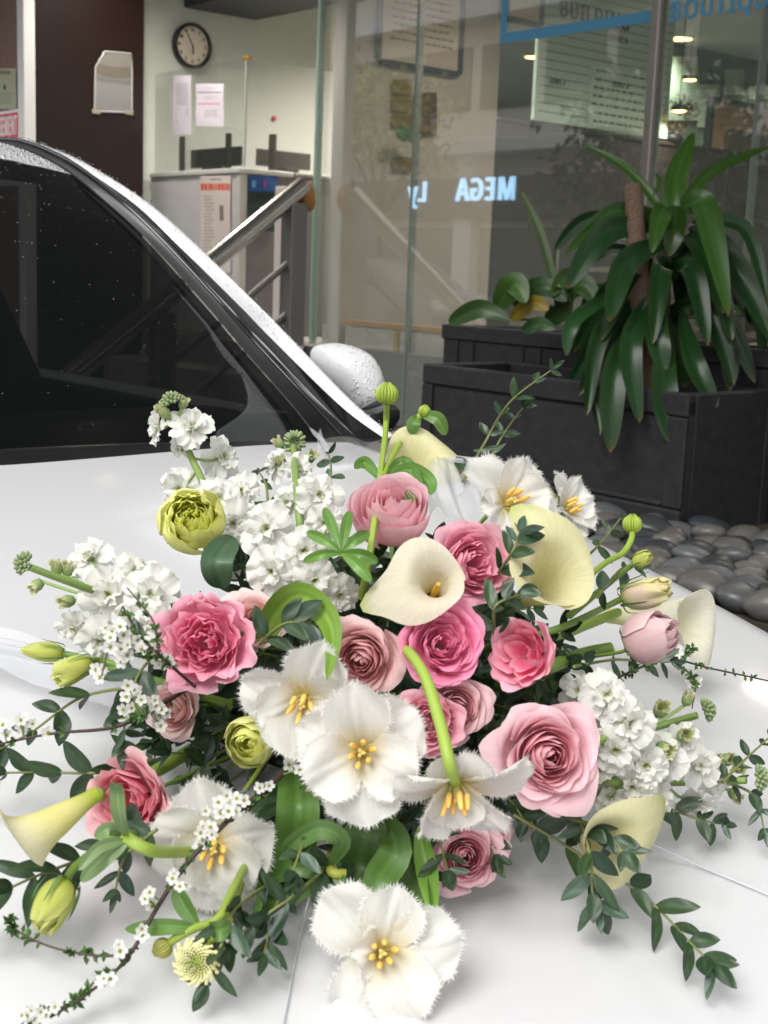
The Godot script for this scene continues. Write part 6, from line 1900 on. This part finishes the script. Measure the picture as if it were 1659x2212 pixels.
	sprig("eucalyptus sprig standing up in front of the dark planter", [dp(1000, 1040, 0.04), dp(1045, 960, 0.05), dp(1100, 870, 0.05), dp(1190, 800, 0.05)], 7, 0.026)
	sprig("shorter eucalyptus sprig beside the tall one at the planter", [dp(1040, 1040, 0.05), dp(1080, 950, 0.06), dp(1130, 880, 0.06)], 5, 0.025)
	sprig("long eucalyptus spray trailing over the bonnet to the lower right", [dp(1110, 1760, 0.03), hp(1235, 1835, 0.06), hp(1390, 1935, 0.035), hp(1480, 2025, 0.03), hp(1540, 2085, 0.03)], 9, 0.038)
	sprig("eucalyptus spray hanging down in front of the folded yellow calla", [dp(1250, 1760, 0.0), hp(1275, 1850, 0.075), hp(1280, 1930, 0.05), hp(1290, 1960, 0.04)], 6, 0.036)
	sprig("short eucalyptus spray crossing the folded yellow calla", [dp(1215, 1765, 0.0), hp(1300, 1790, 0.085), hp(1345, 1840, 0.08)], 4, 0.034)
	sprig("eucalyptus spray reaching out of the picture at the left, uppermost of the left sprays", [dp(330, 1480, 0.0), hp(180, 1505, 0.08), hp(70, 1580, 0.06), hp(-40, 1640, 0.06)], 6, 0.036)
	sprig("eucalyptus spray stretched straight to the left edge above the pink cup", [dp(330, 1640, 0.02), hp(230, 1668, 0.06), hp(90, 1668, 0.05), hp(-30, 1670, 0.05)], 7, 0.036)
	sprig("eucalyptus spray hanging between the faded rose and the pink cup", [dp(440, 1390, 0.0), hp(320, 1430, 0.14), hp(275, 1530, 0.12), hp(268, 1600, 0.10)], 7, 0.034)
	sprig("broad leaved eucalyptus spray under the left calla", [dp(340, 1790, 0.03), hp(190, 1850, 0.06), hp(60, 1900, 0.05), hp(-60, 1960, 0.05)], 8, 0.042)
	sprig("eucalyptus tuft between the lime bud and the lower left tulip", [hp(340, 1790, 0.08), hp(270, 1850, 0.06), hp(250, 1920, 0.04)], 4, 0.026)
	sprig("eucalyptus spray hanging over the bonnet below the curled leaf", [dp(660, 1850, 0.0), dp(600, 1950, 0.0), hp(570, 2060, 0.03)], 7, 0.032)
	sprig("eucalyptus spray behind the scabious stem at the bottom", [dp(600, 1900, 0.02), hp(510, 1960, 0.06), hp(475, 2050, 0.05), hp(445, 2120, 0.03)], 6, 0.032)
	sprig("eucalyptus spray left of the sagging thread under the big tulip", [dp(720, 1860, 0.0), hp(640, 1930, 0.05), hp(555, 1990, 0.04), hp(490, 2040, 0.04)], 7, 0.034)
	sprig("dark eucalyptus rosette right of the closed rose", [dp(1240, 1440, 0.02), hp(1330, 1425, 0.13), hp(1400, 1430, 0.12), hp(1450, 1430, 0.12)], 6, 0.030)
	sprig("eucalyptus spray under the lowest white stock at the right", [dp(1330, 1740, 0.03), hp(1420, 1740, 0.05), hp(1510, 1770, 0.04), hp(1560, 1780, 0.03)], 6, 0.034)
	sprig("thin eucalyptus spray rising beside the right stock tip to the picture edge", [hp(1560, 1690, 0.07), hp(1610, 1640, 0.08), hp(1665, 1590, 0.09)], 5, 0.020)
	sprig("eucalyptus spray drooping at the right picture edge", [hp(1570, 1690, 0.06), hp(1630, 1720, 0.05), hp(1650, 1790, 0.03)], 4, 0.026)
	sprig("dark leaf cluster lying over the peach rose", [dp(560, 1390, -0.03), dp(610, 1350, -0.06), dp(650, 1345, -0.06), dp(690, 1350, -0.04)], 5, 0.034)
	sprig("dark leaf rosette between the open calla and the pink cup", [dp(1070, 1370, 0.0), dp(1070, 1310, -0.04), dp(1120, 1285, -0.04)], 4, 0.032)
	sprig("bright green leaf sprig in front of the top right tulip", [dp(1075, 1240, 0.0), dp(1108, 1190, -0.05), dp(1122, 1150, -0.06)], 4, 0.034)
	sprig("dark eucalyptus tips between the second stock and the pink cupped rose", [dp(700, 1080, 0.05), dp(715, 1020, 0.02), dp(710, 980, 0.02)], 4, 0.026)
	sprig("dark eucalyptus tips in the gap left of the second stock", [dp(580, 1110, 0.06), dp(575, 1050, 0.04), dp(560, 1020, 0.04)], 3, 0.026)
	sprig("dark eucalyptus above the sideways bud on the right", [dp(1240, 1230, 0.02), hp(1300, 1170, 0.18), hp(1340, 1120, 0.18)], 4, 0.028)
	sprig("dark leaf pair beside the small green bud on the right", [dp(1290, 1290, 0.02), hp(1340, 1230, 0.15), hp(1370, 1225, 0.15)], 3, 0.028)
	sprig("leaf spray left of the hot pink lisianthus", [dp(420, 1440, 0.02), hp(330, 1400, 0.16), hp(280, 1370, 0.16)], 4, 0.032)
	# filling between the flowers, one like the other
	for k in 110:
		var a := rng.randf() * TAU
		var t := sqrt(rng.randf())
		var x := 790.0 + cos(a) * t * 480.0
		var y := 1530.0 + sin(a) * t * 400.0
		var tip := at(x, y, dome(x, y, 0.05 + rng.randf() * 0.035))
		var hub := st(HUB.x, HUB.y + 0.04, HUB.z)
		var side := Vector3(rng.randfn(), rng.randfn(), rng.randfn()) * 0.02
		sprig("dark green eucalyptus sprig filling a gap between the flowers", [hub.lerp(tip, 0.45), hub.lerp(tip, 0.75) + side, tip], 5, 0.036, "eucalyptus filling the gaps between the flowers")
	for k in 26:
		var a := k / 26.0 * TAU
		var x := 800.0 + cos(a) * 470.0
		var y := 1600.0 + sin(a) * (300.0 if sin(a) > 0 else 430.0)
		var clear := true
		for q in [[462, 1832, 170], [825, 2058, 190], [283, 1725, 130], [1318, 1832, 130], [40, 1830, 130]]:
			clear = clear and Vector2(x, y).distance_to(Vector2(q[0], q[1])) > q[2]
		if not clear:
			continue
		var tip := hp(x, y, 0.03 + rng.randf() * 0.05)
		var hub := st(HUB.x, HUB.y + 0.03, HUB.z)
		sprig("dark green eucalyptus sprig spread low round the rim of the bouquet", [hub.lerp(tip, 0.5), hub.lerp(tip, 0.8) + Vector3(0, 0.01, 0), tip], 6, 0.034, "low eucalyptus round the rim of the bouquet")

	# blossom branches
	spray("dark blossom branch reaching left out of the picture", [dp(400, 1490, 0.02), hp(350, 1520, 0.13), hp(250, 1570, 0.11), hp(110, 1635 - 50, 0.09), hp(-20, 1612, 0.08)], [[300, 1500, 6, 16, hood_depth(300, 1500, 0.14)], [345, 1525, 5, 18, hood_depth(345, 1525, 0.13)], [285, 1530, 6, 16, hood_depth(285, 1530, 0.12)], [355, 1545, 4, 12, hood_depth(355, 1545, 0.12)], [50, 1555, 3, 9, hood_depth(50, 1555, 0.09)], [85, 1575, 2, 9, hood_depth(85, 1575, 0.09)], [20, 1570, 2, 9, hood_depth(20, 1570, 0.09)]], 0.0026, 26, [[hp(340, 1520, 0.13), hp(310, 1545, 0.13), hp(285, 1540, 0.12)]])
	spray("thin blossom twigs in front of the left white stock", [dp(440, 1500, 0.02), hp(350, 1420, 0.19), hp(300, 1370, 0.2), hp(265, 1310, 0.21)], [[255, 1365, 7, 14, hood_depth(255, 1365, 0.2)], [285, 1395, 6, 14, hood_depth(285, 1395, 0.19)], [320, 1390, 5, 14, hood_depth(320, 1390, 0.19)], [345, 1430, 7, 14, hood_depth(345, 1430, 0.17)], [235, 1380, 2, 10, hood_depth(235, 1380, 0.2)], [210, 1455, 3, 10, hood_depth(210, 1455, 0.14)], [270, 1420, 4, 12, hood_depth(270, 1420, 0.18)]], 0.0016, 44, [[hp(350, 1420, 0.19), hp(290, 1410, 0.19), hp(240, 1365, 0.2)], [hp(340, 1400, 0.2), hp(330, 1340, 0.21), hp(275, 1270, 0.22)]])
	spray("long dark blossom branch hanging from the centre to the bottom left corner", [dp(660, 1620, 0.0), dp(590, 1690, -0.05), dp(490, 1775, -0.10), at(400, 1870, dome(400, 1870) - 0.08), hp(340, 1960, 0.06), hp(285, 2055, 0.04), hp(230, 2115, 0.03), hp(130, 2185, 0.02), hp(40, 2230, 0.02)],
		[[630, 1655, 2, 8, dome(630, 1655, -0.03)], [565, 1690, 2, 8, dome(565, 1690, -0.06)], [510, 1725, 3, 9, dome(510, 1725, -0.08)], [475, 1752, 6, 14, dome(475, 1752, -0.10)], [450, 1790, 5, 14, dome(450, 1790, -0.11)], [435, 1830, 4, 9, dome(435, 1830, -0.11)], [390, 1895, 4, 14, hood_depth(390, 1895, 0.10)], [330, 1945, 5, 14, hood_depth(330, 1945, 0.06)], [305, 2010, 2, 8, hood_depth(305, 2010, 0.05)], [265, 2045, 2, 8, hood_depth(265, 2045, 0.04)], [228, 2120, 3, 10, hood_depth(228, 2120, 0.03)], [90, 2185, 6, 18, hood_depth(90, 2185, 0.03)], [60, 2200, 4, 12, hood_depth(60, 2200, 0.03)]], 0.0026, 72,
		[[hp(290, 2055, 0.04), hp(220, 2065, 0.03), hp(110, 2045, 0.03), hp(30, 2005, 0.03), hp(22, 1975, 0.04)], [hp(250, 2100, 0.03), hp(205, 2120, 0.03), hp(170, 2160, 0.02), hp(90, 2190, 0.02)]])
	spray("thin leafy twig pointing out of the picture at the right edge", [dp(1320, 1470, 0.02), hp(1440, 1425, 0.10), hp(1540, 1445, 0.09), hp(1680, 1475, 0.08)], [[1450, 1410, 2, 9, hood_depth(1450, 1410, 0.10)], [1500, 1470, 2, 9, hood_depth(1500, 1470, 0.09)]], 0.0014, 52, [[hp(1460, 1430, 0.10), hp(1500, 1470, 0.10), hp(1495, 1530, 0.10)], [hp(1450, 1425, 0.10), hp(1500, 1400, 0.11)]])


func ribbons() -> void:
	var veil := mat(Color(0.62, 0.63, 0.66, 0.4), 0.5, {"transparency": BaseMaterial3D.TRANSPARENCY_ALPHA})
	var rib := func(called: String, label: String, pts: Array, w: float, folds: float) -> void:
		var o := thing(called, label, "ribbon", pts[0])
		var line := curve(pts, 40)
		var mm := Mesher.new()
		var fn := func(a: float, e: float) -> Vector3:
			var i := mini(int(e * 40), 39)
			var p: Vector3 = line[i].lerp(line[i + 1], e * 40 - i)
			var d: Vector3 = (line[i + 1] - line[i]).normalized()
			var x := d.cross(Vector3.UP).normalized()
			return p + x * (a - 0.5) * w + Vector3.UP * (0.008 * (1.0 + sin(a * folds + e * 3.0)) + 0.006 * sin(a * folds * 2.3 + e * 7.0))
		mm.grid(fn, 40, 40)
		obj(o, "organza", mm.done(), veil, o.transform.affine_inverse())
	rib.call("organza_ribbon", "sheer white organza ribbon lying across the bonnet at the left edge", [hp(-140, 1395, 0.02), hp(0, 1425, 0.015), hp(160, 1465, 0.015), hp(330, 1520, 0.04)], 0.085, 14.0)
	rib.call("organza_ribbon", "sheer white organza loop standing behind the top right tulip", [dp(985, 1140, 0.06), dp(975, 1060, 0.07), dp(990, 1015, 0.08), dp(1010, 1090, 0.09)], 0.05, 6.0)
	rib.call("organza_ribbon", "small white ribbon end at the bonnet's rear edge by the pillar", [hp(700, 990, 0.012), hp(695, 960, 0.012), hp(680, 938, 0.01)], 0.022, 3.0)
	var th := mat(Color(0.55, 0.56, 0.58), 0.25)
	for q in [["clear thread tying the bouquet down towards the front of the bonnet", [dp(690, 1860, 0.02), hp(655, 1990, 0.006), hp(625, 2140, 0.003), hp(600, 2270, 0.003)]], ["clear thread stretched over the bonnet to the right edge", [hp(1380, 1810, 0.03), hp(1500, 1865, 0.006), hp(1680, 1940, 0.004)]]]:
		var o := thing("clear_thread", q[0], "thread", q[1][0])
		stem_along(o, q[1], 0.0008, Color(0.5, 0.5, 0.5), "thread", 30, 6)
		(o.get_child(0) as MeshInstance3D).material_override = th
